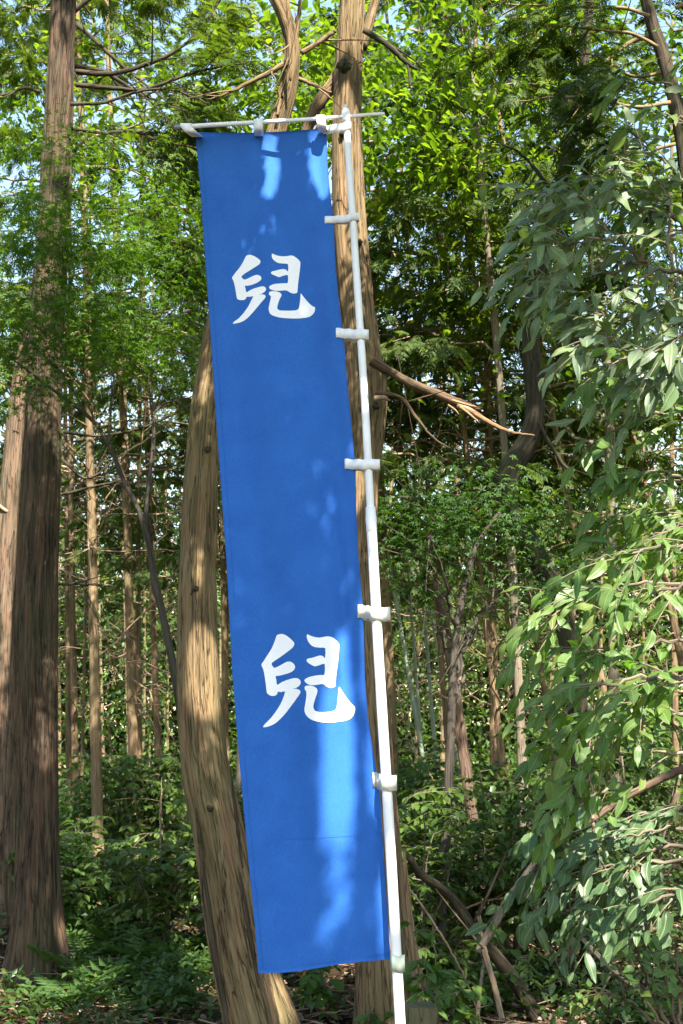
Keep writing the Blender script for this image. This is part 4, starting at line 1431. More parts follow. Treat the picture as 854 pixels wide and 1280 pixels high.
leafy_plant('leafy_twig', 'few pale green leaves on a twig in front of the upper right trunk', 'twig', (1.9, 5.4), [
    [(915, 130, 5), (860, 110, 3.5), (830, 105, 3), (800, 100, 2), (770, 115, 1.2)],
    [(910, 60, 5), (860, 40, 3), (835, 30, 2), (828, 10, 1.2)],
    [(910, 160, 5), (860, 150, 3.5), (835, 145, 3), (815, 140, 1.5)],
], 5.0, 36, 'lit', 507, wd=.17, twigs=4, step=.06, droop=.3, group=LP, tl=(.12, .3), twig_dir=(-.4, 0, .3))

# small plants near the pole
for k, (lab, px, yv, h, rx) in enumerate([('little leafy plant at the foot of the tan trunk left of the pole', 458, 6.9, .26, .22), ('leafy seedling right of the square post', 560, 7.0, .40, .28),
                                          ('small plant between the leaning trunk and the tan trunk', 412, 7.6, .40, .25), ('thin leafy sprig right of the lower pole above the log', 532, 6.4, .95, .2),
                                          ('leafy plant among the crossed logs', 605, 8.0, .55, .35), ('low plant under the pinkish stems', 760, 7.4, .35, .4)]):
    shrub(lab, gp(px, yv), rx, h, .085, 'shrub_lit', 600 + k, stems=3, twigs=6, per=8, name='small_plant', cat='plant', group='small plants on the forest floor')

# ------------------------------------------------------------------ fallen and leaning wood, lower right
def stick(name, label, cat, pts, Yv, mat, seed, twigs=2, ns=14, group='fallen stems at the lower right', n=50, sag=0):
    P, r = wpath(pts, Yv)
    c = P.mean(0)
    o = thing(name, label, cat, (c[0], c[1], gz(c[0], c[1])), group)
    branch_part(o, pts, Yv, M[mat], ns, n, twigs, seed=seed, name='stem', wig=.008)
    return o


stick('fallen_log', 'thick dark fallen stem slanting down to the right beside the tan trunk', 'log', [(512, 1072, 10, 7.4), (525, 1092, 11, 7.5), (552, 1110, 12, 7.6), (574, 1133, 13, 7.7), (592, 1162, 14, 7.7), (620, 1195, 16, 7.7), (650, 1235, 18, 7.7), (682, 1290, 19, 7.6), (700, 1330, 19, 7.5)], None, 'bark_ur', 701, 1, 20)
stick('fallen_branch', 'straight brown branch leaning up to the right across the dark log', 'log', [(598, 1190, 10, 7.6), (615, 1160, 11, 7.6), (640, 1118, 10, 7.6), (668, 1078, 8, 7.7), (690, 1040, 6, 7.8)], None, 'bark_grey', 702, 3)
stick('fallen_branch', 'short light stem rising between the crossed log and branch', 'log', [(628, 1275, 8, 7.4), (616, 1225, 8, 7.5), (604, 1180, 7, 7.6), (598, 1140, 5, 7.7)], None, 'dead_wood', 703, 1)
stick('fallen_branch', 'thin bowed twig arching over the ground beside the tan trunk', 'twig', [(508, 1105, 2.5, 7.2), (540, 1150, 3, 7.2), (570, 1200, 3, 7.2), (590, 1245, 3, 7.3), (602, 1290, 3, 7.3)], None, 'dead_wood', 704, 1, 6)
stick('fallen_branch', 'reddish bare stem slanting through the right shrubs', 'log', [(740, 1025, 8, 5.6), (770, 1004, 9, 5.6), (810, 982, 10, 5.6), (860, 958, 11, 5.6), (900, 940, 11, 5.6)], None, 'bark_log', 705, 1)
stick('fallen_branch', 'grey brown stick lying on the slope under the blue green shrub', 'log', [(720, 1165, 5, 8.2), (745, 1192, 7, 8.1), (770, 1216, 8, 8.0), (795, 1235, 6, 8.0)], None, 'bark_grey', 706, 1)
stick('fallen_branch', 'short pale stub standing below the crossed branch', 'log', [(596, 1275, 6, 7.5), (600, 1240, 6, 7.55), (605, 1200, 4, 7.6)], None, 'bark_grey', 707, 0)
stick('fallen_branch', 'pale sunlit twig lying low behind the dark log', 'twig', [(530, 1175, 2.5, 8.6), (560, 1150, 3, 8.6), (600, 1128, 3, 8.7), (650, 1120, 2, 8.8)], None, 'dead_wood', 708, 3, 6)
stick('bare_sapling', 'bare whitish forked stem inside the big bright shrub', 'twig', [(742, 1040, 4, 5.3), (740, 1000, 4, 5.3), (735, 960, 3.5, 5.3), (728, 920, 2, 5.3)], None, 'dead_wood', 709, 4, 6)
stick('bare_sapling', 'slender pale stem in the low shrubs left of the leaning trunk', 'twig', [(200, 1075, 3, 10), (201, 1045, 3, 10), (200, 1015, 2.5, 10), (203, 985, 1.5, 10)], None, 'dead_wood', 710, 4, 6, 'bare stems')

# litter, ground cover, twigs ------------------------------------------------------------
rl = np.random.default_rng(99)
n = 13000
yy = 6.6 + 12 * rl.random(n) ** 1.6
xx = (rl.random(n) - .5) * 2 * (.30 * yy + .6)
pos = np.stack([xx, yy, ground_z(xx, yy) + .012 + .02 * rl.random(n)], 1)
D = rl.normal(0, 1, (n, 3)) * np.array([1, 1, .25])
U = np.array([0, 0, 1.0]) + rl.normal(0, .45, (n, 3))
o = link('leaf_litter', leaf_mesh('leaf_litter', None, [scatter(proto_leaf6(.24, .10, .30), pos, D, U, rl.uniform(.03, .085, n), rl.random(n))], M['litter']))
o['kind'] = 'stuff'
tw = []
for k in range(420):
    y = 6.8 + 9 * rl.random() ** 1.4
    x = (rl.random() - .5) * 2 * (.29 * y + .3)
    a = rl.uniform(0, 6.28)
    L = rl.uniform(.15, .7)
    t = np.linspace(-.5, .5, 5)
    q = np.stack([x + math.cos(a) * t * L, y + math.sin(a) * t * L, gz(x, y) + .02 + rl.uniform(0, .06) + .05 * L * rl.normal() * t], 1)
    q += rl.normal(0, .012, q.shape)
    tw.append(tube(q, np.linspace(rl.uniform(.003, .007), .002, 5), 4))
o = link('twig_litter', tube_mesh('twig_litter', join(tw), M['dead_wood']))
o['kind'] = 'stuff'
n = 12000
yy = 7.0 + 22 * rl.random(n) ** 1.3
xx = (rl.random(n) - .5) * 2 * (.30 * yy + .6)
keep = (vnoise(np.stack([xx / .8, yy / .8, 0 * xx + 2.2], 1)) > .45) & (np.hypot(xx + 2.1, yy - 8.6) > .75)
xx, yy = xx[keep], yy[keep]
per = 5
xx = np.repeat(xx, per) + rl.normal(0, .05, len(xx) * per)
yy = np.repeat(yy, per) + rl.normal(0, .05, len(yy) * per)
n = len(xx)
pos = np.stack([xx, yy, ground_z(xx, yy) + rl.uniform(.02, .24, n)], 1)
D = rl.normal(0, 1, (n, 3)) * np.array([1, 1, .5])
U = np.array([0, 0, 1.0]) + rl.normal(0, .35, (n, 3))
o = link('ground_cover', leaf_mesh('ground_cover', None, [scatter(DIAM, pos, D, U, rl.uniform(.03, .075, n), rl.random(n))], M['cover']))
o['kind'] = 'stuff'

# the wood beyond: one mass that closes the view
rd = np.random.default_rng(123)
lst = []
n = 4600
ang = rd.uniform(-.42, .42, n)
dist = rd.uniform(34, 62, n)
xx, yy = np.sin(ang) * dist, np.cos(ang) * dist
zz = ground_z(xx, yy) + np.where(rd.random(n) < .6, rd.uniform(.2, 6.5, n), rd.uniform(3, 12, n))
cs = np.stack([xx, yy, zz], 1)
per = 26
c = np.repeat(cs, per, 0)
off = rd.normal(0, 1, c.shape) * np.array([.8, .8, .45])
pos = c + off
N = len(pos)
far_leaves = scatter(DIAM, pos, rd.normal(0, 1, (N, 3)) + np.array([0, 0, -.3]), np.array([0, 0, 1.0]) + rd.normal(0, .6, (N, 3)), rd.uniform(.2, .42, N), np.clip(.7 * vnoise(pos / 2.2) + .4 * rd.random(N), 0, 1))
n2 = 900
yy = rd.uniform(17, 33, n2)
xx = rd.uniform(-.31, .31, n2) * yy
cs = np.stack([xx, yy, ground_z(xx, yy) + rd.uniform(.05, 1.0, n2) ** 2.2 * 5.5], 1)
c = np.repeat(cs, 30, 0)
pos = c + rd.normal(0, 1, c.shape) * np.array([.5, .5, .25])
N = len(pos)
low_leaves = scatter(DIAM, pos, rd.normal(0, 1, (N, 3)) + np.array([0, 0, -.3]), np.array([0, 0, 1.0]) + rd.normal(0, .5, (N, 3)), rd.uniform(.08, .17, N), np.clip(.7 * vnoise(pos / 1.5) + .4 * rd.random(N), 0, 1))
n3 = 2400  # leaves added out of view on both sides to block side light
sx_ = rd.choice([-1, 1], n3)
yy = rd.uniform(3, 34, n3)
xx = sx_ * (np.maximum(.36 * yy + 2.2, 4.6) + rd.uniform(0, 7, n3))
cs = np.stack([xx, yy, ground_z(xx, yy) + rd.uniform(.1, 12, n3)], 1)
c = np.repeat(cs, 16, 0)
pos = c + rd.normal(0, 1, c.shape) * np.array([.7, .7, .45])
N = len(pos)
side_leaves = scatter(DIAM, pos, rd.normal(0, 1, (N, 3)), np.array([0, 0, 1.0]) + rd.normal(0, .6, (N, 3)), rd.uniform(.2, .4, N), rd.random(N))
o = link('side_shade_leaves', leaf_mesh('side_shade_leaves', None, [side_leaves], M['wood_far']))
o['kind'] = 'stuff'
o = link('undergrowth', leaf_mesh('undergrowth', None, [low_leaves], M['shrub_lit']))
o['kind'] = 'stuff'
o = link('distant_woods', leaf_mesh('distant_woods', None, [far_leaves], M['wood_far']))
o['kind'] = 'stuff'
tw = []
for k in range(45):
    a = rd.uniform(-.40, .40)
    d = rd.uniform(32, 60)
    x, y = math.sin(a) * d, math.cos(a) * d
    z0 = gz(x, y)
    zt = np.linspace(z0 - .3, z0 + 16, 8)
    q = np.stack([x + rd.normal(0, .05, 8), y + 0 * zt, zt], 1)
    tw.append(tube(q, np.linspace(rd.uniform(.045, .075), .02, 8), 6))
o = link('distant_trunks', tube_mesh('distant_trunks', join(tw), M['bark_grove']))
o['kind'] = 'stuff'

# ------------------------------------------------------------------ banner and pole
BY = 4.30
LE = np.array([(165, 244), (230, 250), (330, 257), (400, 262), (520, 270), (700, 283), (850, 291), (960, 300), (1080, 311), (1160, 319), (1216, 323)], float)
RE = np.array([(160, 408), (240, 414), (330, 421), (400, 427), (470, 435), (520, 440), (600, 445), (700, 450), (780, 455), (850, 458), (900, 462), (960, 470), (1010, 477), (1080, 482), (1150, 486), (1198, 488)], float)


def cloth_y(px, py):
    """depth of the cloth at a place on it: gentle vertical folds and a slow belly"""
    px = np.asarray(px, float); py = np.asarray(py, float)
    cx = px - (244 + (py - 165) * .0763)               # across, 0..163
    u = cx / 163.0
    v = (py - 165) / 1045.0
    s = .020 * np.sin(u * 4.2 + 1.2 * v + .6) * (.35 + .65 * v)
    s = s + .013 * np.sin(u * 10 - 3.5 * v + 1.0) * (.4 + .6 * np.sin(v * 3.0))
    s = s + .011 * np.exp(-((u - .93) / .05) ** 2) * np.sin(v * 19 + .8)
    s = s + .010 * np.exp(-((u - .80 - .1 * v) / .05) ** 2) * np.sin(v * math.pi)
    s = s + .010 * np.sin(v * 7 + u * 3) + .004 * np.sin(u * 19 - v * 9 + 2) * np.exp(-v * 3) + .006 * np.exp(-((u - .12 - v * .5) / .05) ** 2) * np.exp(-v * 5)
    s = s - .05 * np.sin(v * math.pi) * (u - .2) * .5
    return BY + s


root = thing('banner', 'tall narrow blue cloth banner with two white characters hanging beside the pole', 'banner', (float(at(365, 690, BY)[0]), BY, 0.75))
b = np.array(root.location)
nu, nv = 60, 260
vv = np.linspace(0, 1, nv)
V, UVs = [], []
for v in vv:
    for k in range(nu + 1):
        u = k / nu
        ytop = 165 - 5 * u + 3.0 * math.sin(u * math.pi)
        ybot = 1216 - 18 * u ** 1.4 + 1.5 * math.sin(u * 7)
        py = ytop + (ybot - ytop) * v
        xl = np.interp(py, LE[:, 0], LE[:, 1])
        xr = np.interp(py, RE[:, 0], RE[:, 1]) - 2.2 * abs(math.sin(math.pi * np.interp(py, [160, 275, 418, 580, 764, 975, 1200], [0, 1, 2, 3, 4, 5, 6]))) + .5
        px = xl + (xr - xl) * u
        V.append(at(px, py, float(cloth_y(px, py))))
        UVs.append((u, v))
V = np.array(V) - b
# smooth the sampled edge a little
W = V.reshape(nv, nu + 1, 3)
for _ in range(6):
    W[1:-1] = .5 * W[1:-1] + .25 * (W[:-2] + W[2:])
V = W.reshape(-1, 3)
i, j = np.meshgrid(np.arange(nv - 1), np.arange(nu), indexing='ij')
q = np.stack([i * (nu + 1) + j, (i + 1) * (nu + 1) + j, (i + 1) * (nu + 1) + j + 1, i * (nu + 1) + j + 1], -1).reshape(-1, 4)
nb = len(V)
Vb = V + np.array([0, .0012, 0])
qb = q[:, ::-1] + nb
idx = np.arange(nb).reshape(nv, nu + 1)
rim = np.concatenate([idx[0, ::-1], idx[1:, 0], idx[-1, 1:], idx[-2:0:-1, -1]])
qr = np.stack([rim, rim + nb, np.roll(rim, -1) + nb, np.roll(rim, -1)], 1)[:, ::-1]
kid(root, 'cloth', mesh('cloth', np.vstack([V, Vb]), [q, qb, qr], M['cloth'], uv=np.array(UVs + UVs)))
CLOTH_GRID = W + b


def on_cloth(px, py, off=.0016):
    """point just in front of the cloth"""
    return at(px, py, float(cloth_y(px, py)) - off)


G1 = [
    [(180, 135), (195, 124), (215, 122), (240, 128), (270, 145), (295, 165), (300, 178), (292, 198), (270, 213), (220, 245), (180, 270), (145, 297), (155, 318), (175, 325), (205, 312), (235, 297), (262, 287), (285, 288), (303, 300), (308, 315), (300, 332), (270, 352), (225, 370), (190, 376), (172, 375), (178, 400), (185, 430), (215, 412), (255, 395), (300, 383), (325, 380), (342, 392), (346, 408), (335, 425), (308, 442), (285, 450), (310, 446), (333, 450), (343, 462), (335, 480), (300, 520), (250, 580), (205, 630), (170, 660), (130, 678), (90, 686), (72, 686), (85, 670), (125, 640), (165, 595), (200, 545), (225, 495), (240, 462), (215, 466), (185, 467), (183, 480), (165, 492), (140, 494), (115, 488), (106, 475), (100, 440), (92, 390), (80, 340), (66, 310), (75, 295), (100, 262), (130, 225), (155, 185)],
    [(395, 112), (410, 118), (440, 128), (480, 134), (520, 132), (545, 127), (570, 130), (600, 150), (625, 175), (628, 200), (622, 260), (610, 350), (605, 410), (603, 430), (590, 438), (570, 440), (545, 432), (515, 415), (480, 415), (430, 418), (400, 412), (378, 402), (370, 388), (380, 375), (410, 362), (450, 357), (500, 354), (524, 352), (526, 290), (500, 290), (470, 300), (452, 305), (430, 297), (395, 282), (386, 270), (395, 258), (420, 252), (455, 243), (490, 238), (512, 245), (527, 258), (527, 200), (500, 195), (450, 190), (425, 178), (405, 160), (394, 140)],
    [(370, 435), (378, 424), (400, 420), (430, 422), (458, 430), (472, 445), (472, 460), (458, 485), (445, 520), (438, 550), (440, 565), (460, 578), (510, 580), (560, 580), (595, 576), (612, 565), (620, 540), (628, 480), (630, 440), (640, 448), (665, 480), (700, 520), (730, 545), (748, 552), (747, 580), (735, 605), (705, 630), (660, 640), (600, 645), (530, 643), (460, 637), (415, 625), (385, 610), (372, 590), (368, 560), (375, 520), (385, 480), (385, 460), (372, 450)]]
G2 = [
    [(170, 95), (190, 85), (215, 82), (245, 92), (280, 118), (308, 145), (316, 162), (305, 190), (270, 220), (200, 272), (130, 320), (140, 350), (155, 360), (190, 345), (225, 325), (255, 310), (285, 310), (312, 328), (322, 350), (315, 375), (285, 398), (230, 415), (190, 425), (162, 428), (168, 460), (175, 500), (210, 478), (260, 458), (310, 445), (340, 445), (362, 460), (368, 482), (358, 505), (330, 525), (295, 535), (330, 532), (355, 540), (366, 555), (358, 578), (310, 645), (250, 725), (200, 780), (160, 815), (115, 838), (75, 847), (58, 845), (75, 820), (125, 770), (180, 695), (215, 630), (240, 555), (205, 560), (180, 556), (175, 575), (155, 590), (125, 590), (98, 575), (88, 555), (82, 500), (72, 430), (60, 370), (44, 335), (60, 310), (95, 255), (130, 200), (155, 140)],
    [(420, 85), (440, 92), (475, 105), (520, 112), (560, 105), (590, 102), (625, 108), (660, 135), (680, 160), (684, 185), (675, 300), (660, 420), (652, 500), (648, 515), (625, 525), (600, 522), (575, 510), (550, 492), (500, 500), (450, 502), (420, 490), (400, 470), (402, 455), (430, 438), (480, 425), (530, 418), (562, 415), (565, 330), (530, 335), (488, 348), (460, 338), (428, 318), (416, 300), (425, 285), (460, 278), (500, 265), (530, 258), (552, 265), (567, 280), (570, 200), (530, 195), (485, 190), (455, 175), (430, 145), (418, 110)],
    [(400, 520), (410, 508), (440, 505), (475, 512), (500, 530), (506, 548), (500, 575), (485, 620), (472, 670), (475, 695), (490, 715), (540, 725), (600, 722), (640, 712), (660, 695), (668, 660), (676, 580), (682, 520), (695, 530), (730, 585), (780, 650), (814, 682), (812, 720), (795, 760), (760, 785), (700, 800), (620, 808), (540, 806), (470, 792), (430, 768), (405, 735), (398, 700), (408, 640), (415, 580), (412, 550), (402, 540)]]


def character(polys, x0, y0, k, label):
    bm = bmesh.new()
    for poly in polys:
        P = np.array(poly, float) / k + np.array([x0, y0])
        n = len(P)
        pts = []
        for a in range(n):                                   # closed Catmull-Rom through the corners, softened
            p0, p1, p2, p3 = P[a - 1], P[a], P[(a + 1) % n], P[(a + 2) % n]
            for f in (0, .5):
                pts.append(.5 * (2 * p1 + (p2 - p0) * f * .8 + (2 * p0 - 5 * p1 + 4 * p2 - p3) * f * f * .8 + (3 * p1 - p0 - 3 * p2 + p3) * f ** 3 * .8 + (.2 * 2 * (p2 - p1) * f if f else 0)))
        vs = [bm.verts.new((p[0], p[1], 0)) for p in pts]
        es = [bm.edges.new((vs[a], vs[(a + 1) % len(vs)])) for a in range(len(vs))]
        bmesh.ops.triangle_fill(bm, edges=es, use_beauty=True)
    for _ in range(2):
        long = [e for e in bm.edges if e.calc_length() > 4]
        if long:
            bmesh.ops.subdivide_edges(bm, edges=long, cuts=1)
    bmesh.ops.triangulate(bm, faces=bm.faces[:])
    for v in bm.verts:
        v.co = Vector(on_cloth(v.co.x, v.co.y) - b)
    bm.normal_update()
    for f in bm.faces:
        if f.normal.y > 0:
            f.normal_flip()
    me = bpy.data.meshes.new('character')
    bm.to_mesh(me)
    bm.free()
    me.materials.append(M['white_print'])
    o = link('character', me, root)
    o['label'] = label
    return o


character(G1, 280, 300, 6.569, 'upper white brushed character')
character(G2, 320, 780, 6.569, 'lower white brushed character')

# faint seam lines of hem
def seam(pts, name):
    P = np.array([on_cloth(x, y, .0012) for x, y in pts])
    P = catmull(P, 60)
    tb = tube(P, np.full(60, .0004), 4)
    link(name, tube_mesh(name, (tb[0] - b, *tb[1:]), M['hem']), root)


seam([(306, 1055), (360, 1049), (420, 1046), (478, 1042)], 'seam')
seam([(251, 170), (268, 400), (290, 700), (307, 960), (329, 1210)], 'hem')
seam([(324, 1209), (380, 1206), (430, 1200), (484, 1191)], 'hem')

PY = 4.24
# straps
def ribbon(path, hpx, mat, name, parent, th=.001, tilt=0.0):
    """path: world centre line (n,3); band of height hpx photo pixels at the banner"""
    P = np.asarray(path, float)
    n = len(P)
    h = hpx * BY / F
    up = np.array([tilt, 0, 1.0]) * h * .5
    T = unit(np.gradient(P, axis=0))
    N = unit(np.cross(T, [0, 0, 1.0])) * th * .5
    wob = .04 * h * np.sin(np.arange(n) * .9)[:, None] * np.array([0, 0, 1.0])
    V = np.stack([P - up - N + wob, P + up - N + wob, P + up + N + wob, P - up + N + wob], 1).reshape(-1, 3)
    i = np.arange(n - 1)[:, None] * 4
    j = np.arange(4)[None]
    q = np.stack([i + j, i + (j + 1) % 4, i + 4 + (j + 1) % 4, i + 4 + j], -1).reshape(-1, 4)
    q = np.vstack([q, [[0, 3, 2, 1], [4 * n - 4, 4 * n - 3, 4 * n - 2, 4 * n - 1]]])
    pb = np.array(parent.location)
    o = link(name, mesh(name, V - pb, [q], mat, smooth=False), parent)
    return o


PX = np.array([(135, 432), (200, 436), (280, 441.5), (360, 447), (500, 456), (640, 463.5), (760, 470), (880, 477), (1000, 484.5), (1120, 491.5), (1220, 497), (1290, 501)], float)


def pole_x(py):
    return float(np.interp(py, PX[:, 0], PX[:, 1]))


for k, (xl, yl, xr, yr, h, mat) in enumerate([
        (406, 275, 449, 272, 10, 'strap'), (420, 416, 461, 419, 13, 'strap'), (431, 580, 475, 581, 13, 'strap'),
        (447, 764, 488, 768, 17, 'strap_old'), (466, 975, 496, 979, 18, 'strap_old'), (488, 1200, 506, 1204, 19, 'strap_green')]):
    A = on_cloth(xl, yl, .004)
    xe = np.interp(yl, RE[:, 0], RE[:, 1])
    Em = on_cloth(min(xe, xl + 10), yl + (yr - yl) * .2, .005)
    pc = at(pole_x(yr), yr, PY)
    R0 = at(xr, yr, PY)
    hw = R0[0] - pc[0]
    pts = [A, Em, at(pole_x(yr) - 7, yl + (yr - yl) * .6, PY - .012)]
    for a in (-100, -60, -20, 10, 45, 80, 110):
        t = R(a)
        pts.append(np.array([pc[0] + math.cos(t) * hw, PY + math.sin(t) * (.0165 if yl < 640 else .0185), R0[2]]))
    pts.append(np.array([pc[0] - .02, PY + .026, R0[2]]))
    pts.append(A + np.array([.01, .012, 0]))
    ribbon(catmull(np.array(pts), 44), h, M[mat], 'strap', root)
# loops round the crossbar
CB = np.array([(222, 159), (260, 156.5), (320, 153), (380, 149.5), (430, 146), (481, 142)], float)


def bar_y(px):
    return float(np.interp(px, CB[:, 0], CB[:, 1]))


def loop(pxa, pya, pxb, wpx, name='strap'):
    """a vertical strap from the cloth's top edge, over the bar and down the back"""
    top = bar_y(pxb)
    c = at(pxb, top, PY)
    pts = [on_cloth(pxa, pya, .004), at((pxa + pxb) / 2, (pya + top) / 2 + 1, PY - .004)]
    for a in (200, 150, 110, 70, 30, -20):
        t = R(a)
        pts.append(c + np.array([0, math.cos(t) * .011, math.sin(t) * .011]))
    pts.append(on_cloth(pxa, pya, -.006))
    P = catmull(np.array(pts), 30)
    n = len(P)
    w_ = wpx * .5 * BY / F
    T = unit(np.gradient(P, axis=0))
    N = unit(np.cross(T, [1.0, 0, 0])) * .0008
    X = np.array([w_, 0, 0])
    V = np.stack([P - X - N, P + X - N, P + X + N, P - X + N], 1).reshape(-1, 3)
    i = np.arange(n - 1)[:, None] * 4
    j = np.arange(4)[None]
    q = np.stack([i + j, i + (j + 1) % 4, i + 4 + (j + 1) % 4, i + 4 + j], -1).reshape(-1, 4)
    q = np.vstack([q, [[0, 3, 2, 1], [4 * n - 4, 4 * n - 3, 4 * n - 2, 4 * n - 1]]])
    return link(name, mesh(name, V - b, [q], M['strap'], smooth=False), root)


loop(247, 171, 233, 15)
loop(324, 170, 323, 12)
loop(404, 166, 401, 12)
A = on_cloth(404, 163, .005)
pc = at(pole_x(159), 159, PY)
pts = [A, at(420, 160.5, PY - .004), at(pole_x(159) - 5, 159, PY - .012)] + [np.array([pc[0] + math.cos(R(a)) * .015, PY + math.sin(R(a)) * .015, pc[2]]) for a in (-80, -40, 0, 40, 80)] + [at(420, 160, PY + .02), A + np.array([0, .014, 0])]
ribbon(catmull(np.array(pts), 34), 12, M['strap'], 'strap', root)

# pole
pr = thing('banner_pole', 'white telescopic pole with crossbar standing by the blue banner', 'pole', (float(at(pole_x(1290), 1290, PY)[0]) + .03, PY, 0))
pb = np.array(pr.location)
pp = [(pole_x(y), y) for y in (650, 720, 800, 900, 1000, 1100, 1200, 1290)]
P = np.array([at(x, y, PY) for x, y in pp])
e = P[-1] - P[-2]
P = np.vstack([P, P[-1] + e * (P[-1][2] / -e[2]) * .5, P[-1] + e * (P[-1][2] / -e[2]) * 1.02])
P = catmull(P, 60)
tb = tube(P, np.full(60, .0168), 20)
kid(pr, 'lower_tube', tube_mesh('lower_tube', (tb[0] - pb, *tb[1:]), M['tube_white']))
P = catmull(np.array([at(pole_x(y), y, PY) for y in (137, 200, 300, 400, 500, 600, 652)]), 60)
tb = tube(P, np.linspace(.0118, .0135, 60), 20)
kid(pr, 'upper_tube', tube_mesh('upper_tube', (tb[0] - pb, *tb[1:]), M['tube_white']))
P = np.array([at(pole_x(y), y, PY) for y in (634, 640, 646, 648, 652, 656, 664, 665)])
tb = tube(P, [.0165, .0172, .0180, .0190, .0190, .0180, .0180, .0165], 20)
kid(pr, 'joint_collar', tube_mesh('joint_collar', (tb[0] - pb, *tb[1:]), M['tube_white']))
P = np.array([at(pole_x(y), y, PY) for y in (134, 136, 139, 143, 150, 153)]) + np.array([0, -.001, 0])
tb = tube(P, [.006, .011, .0145, .0148, .0148, .0135], 16)
kid(pr, 'cap', tube_mesh('cap', (tb[0] - pb, *tb[1:]), M['tube_white']))
P = np.array([at(pole_x(130), y, PY) for y in (131, 134.5)])
tb = tube(P, [.004, .0055], 10)
kid(pr, 'cap_knob', tube_mesh('cap_knob', (tb[0] - pb, *tb[1:]), M['tube_white']))
P = catmull(np.array([at(x, y, PY - .001) for x, y in CB]), 40)
tb = tube(P, np.linspace(.0085, .0065, 40), 14)
kid(pr, 'crossbar', tube_mesh('crossbar', (tb[0] - pb, *tb[1:]), M['tube_white']))
P = np.array([at(x, y, PY - .001) for x, y in ((218, 159.3), (220, 159.1), (232, 158.3), (234, 158.2))])
tb = tube(P, [.006, .0095, .0095, .0085], 12)
kid(pr, 'end_cap', tube_mesh('end_cap', (tb[0] - pb, *tb[1:]), M['tube_grey']))

# square post
pY = 5.6
c = at(525, 1256, pY)
px_ = 40 * depth(c) / F * .5
post = thing('wooden_post', 'short weathered square wooden post beside the pole foot', 'post', (c[0], c[1], gz(c[0], c[1])))
bm = bmesh.new()
bmesh.ops.create_cube(bm, size=1)
for v in bm.verts:
    v.co = Vector((v.co.x * px_ * 2, v.co.y * px_ * 2, (v.co.z + .5) * (c[2] - post.location.z + .25) - .25))
bmesh.ops.subdivide_edges(bm, edges=bm.edges[:], cuts=6, use_grid_fill=True)
uvl = bm.loops.layers.uv.new('UVMap')
for v in bm.verts:
    q = np.array([[v.co.x / .012, v.co.y / .012, v.co.z / .3]])
    d = (vnoise(q)[0] - .5) * .008
    v.co.x += d
    v.co.y += d
    if v.co.z > c[2] - post.location.z - .005:
        v.co.z += (vnoise(np.array([[v.co.x / .03, v.co.y / .03, 3.3]]))[0] - .5) * .012
for f in bm.faces:
    for lp in f.loops:
        lp[uvl].uv = (lp.vert.co.x + lp.vert.co.y, lp.vert.co.z)
eds = [e for e in bm.edges if len(e.link_faces) == 2 and e.calc_face_angle(0) > 1.0]
bmesh.ops.bevel(bm, geom=eds, offset=.006, segments=2, affect='EDGES')
me = bpy.data.meshes.new('post_body')
bm.to_mesh(me)
bm.free()
me.materials.append(M['post'])
po = kid(post, 'post_body', me)
post.rotation_euler = (0, 0, R(8))

# ------------------------------------------------------------------ added unseen leaves overhead, thinned along sun rays so light patches fall as listed
LIT_B = [  # on the banner: (cx, cy, rx, ry, squareness, share of the light let through)
    (400, 195, 13, 46, 4), (405, 228, 8, 26), (338, 172, 9, 14), (341, 205, 8, 34), (336, 232, 6, 14), (336, 284, 7, 18, 2, .8),
    (405, 636, 13, 52, 3, .62), (438, 577, 6, 26, 2, .7), (298, 745, 8, 30, 2, .5), (427, 850, 8, 62, 3), (420, 960, 20, 94, 6), (418, 1045, 14, 24, 3),
    (427, 1080, 8, 24, 2, .9), (412, 1105, 7, 18), (416, 1150, 9, 18, 2, .9), (430, 1130, 5, 26), (404, 1165, 6, 14), (420, 1182, 9, 12, 2, .8)]
LIT_P = [(470, 760, 10, 90), (480, 920, 10, 90), (492, 1110, 9, 60), (434, 165, 6, 20), (455, 500, 5, 30)]
LIT_T = [  # on the two middle trunks
    (256, 842, 23, 58, 3), (263, 930, 13, 34, 2, .75), (268, 990, 12, 30, 2, .65), (248, 715, 5, 32), (256, 480, 6, 22), (352, 1255, 20, 44),
    (455, 490, 26, 40), (440, 60, 16, 45), (444, 160, 12, 40), (446, 290, 8, 40), (476, 950, 14, 80), (514, 1130, 14, 60), (522, 1230, 22, 60), (455, 640, 14, 50), (462, 780, 10, 60),
    (350, 60, 22, 60), (350, 140, 14, 26), (395, 130, 18, 26), (520, 480, 22, 12), (620, 530, 30, 10)]
LIT_L = [  # on the big left trunk
    (67, 700, 13, 60, 2, .9), (62, 820, 12, 46, 2, .9), (54, 905, 17, 56, 2, .9), (84, 1150, 14, 26), (78, 25, 12, 50), (66, 520, 13, 50, 2, .85), (80, 120, 14, 50, 2, .8)]
LIT_REAR = [(8, 660, 30, 110, 3), (22, 540, 16, 40), (8, 820, 16, 40, 2, .8)]
LIT_R = [(620, 240, 26, 40, 2, .8), (700, 400, 40, 26, 2, .8), (760, 300, 32, 30, 2, .7), (830, 220, 40, 60), (850, 400, 40, 40), (680, 300, 22, 22, 2, .7), (740, 220, 26, 20, 2, .8)]


def in_any(px, lst, k=1.0, add=0):
    m = np.zeros(len(px), bool)
    chance = LUCK[:len(px)]
    for cx, cy_, rx, ry, *e in lst:
        wt = e[1] if len(e) > 1 else 1.0
        e = e[0] if e else 2
        if wt < 1 and add > 10:
            wt = .9
        rx, ry = rx * k + add, ry * min(k, 1.3) + add
        m |= (np.abs((px[:, 0] - cx) / rx) ** e + np.abs((px[:, 1] - cy_) / ry) ** e < 1) & (chance < wt)
    return m


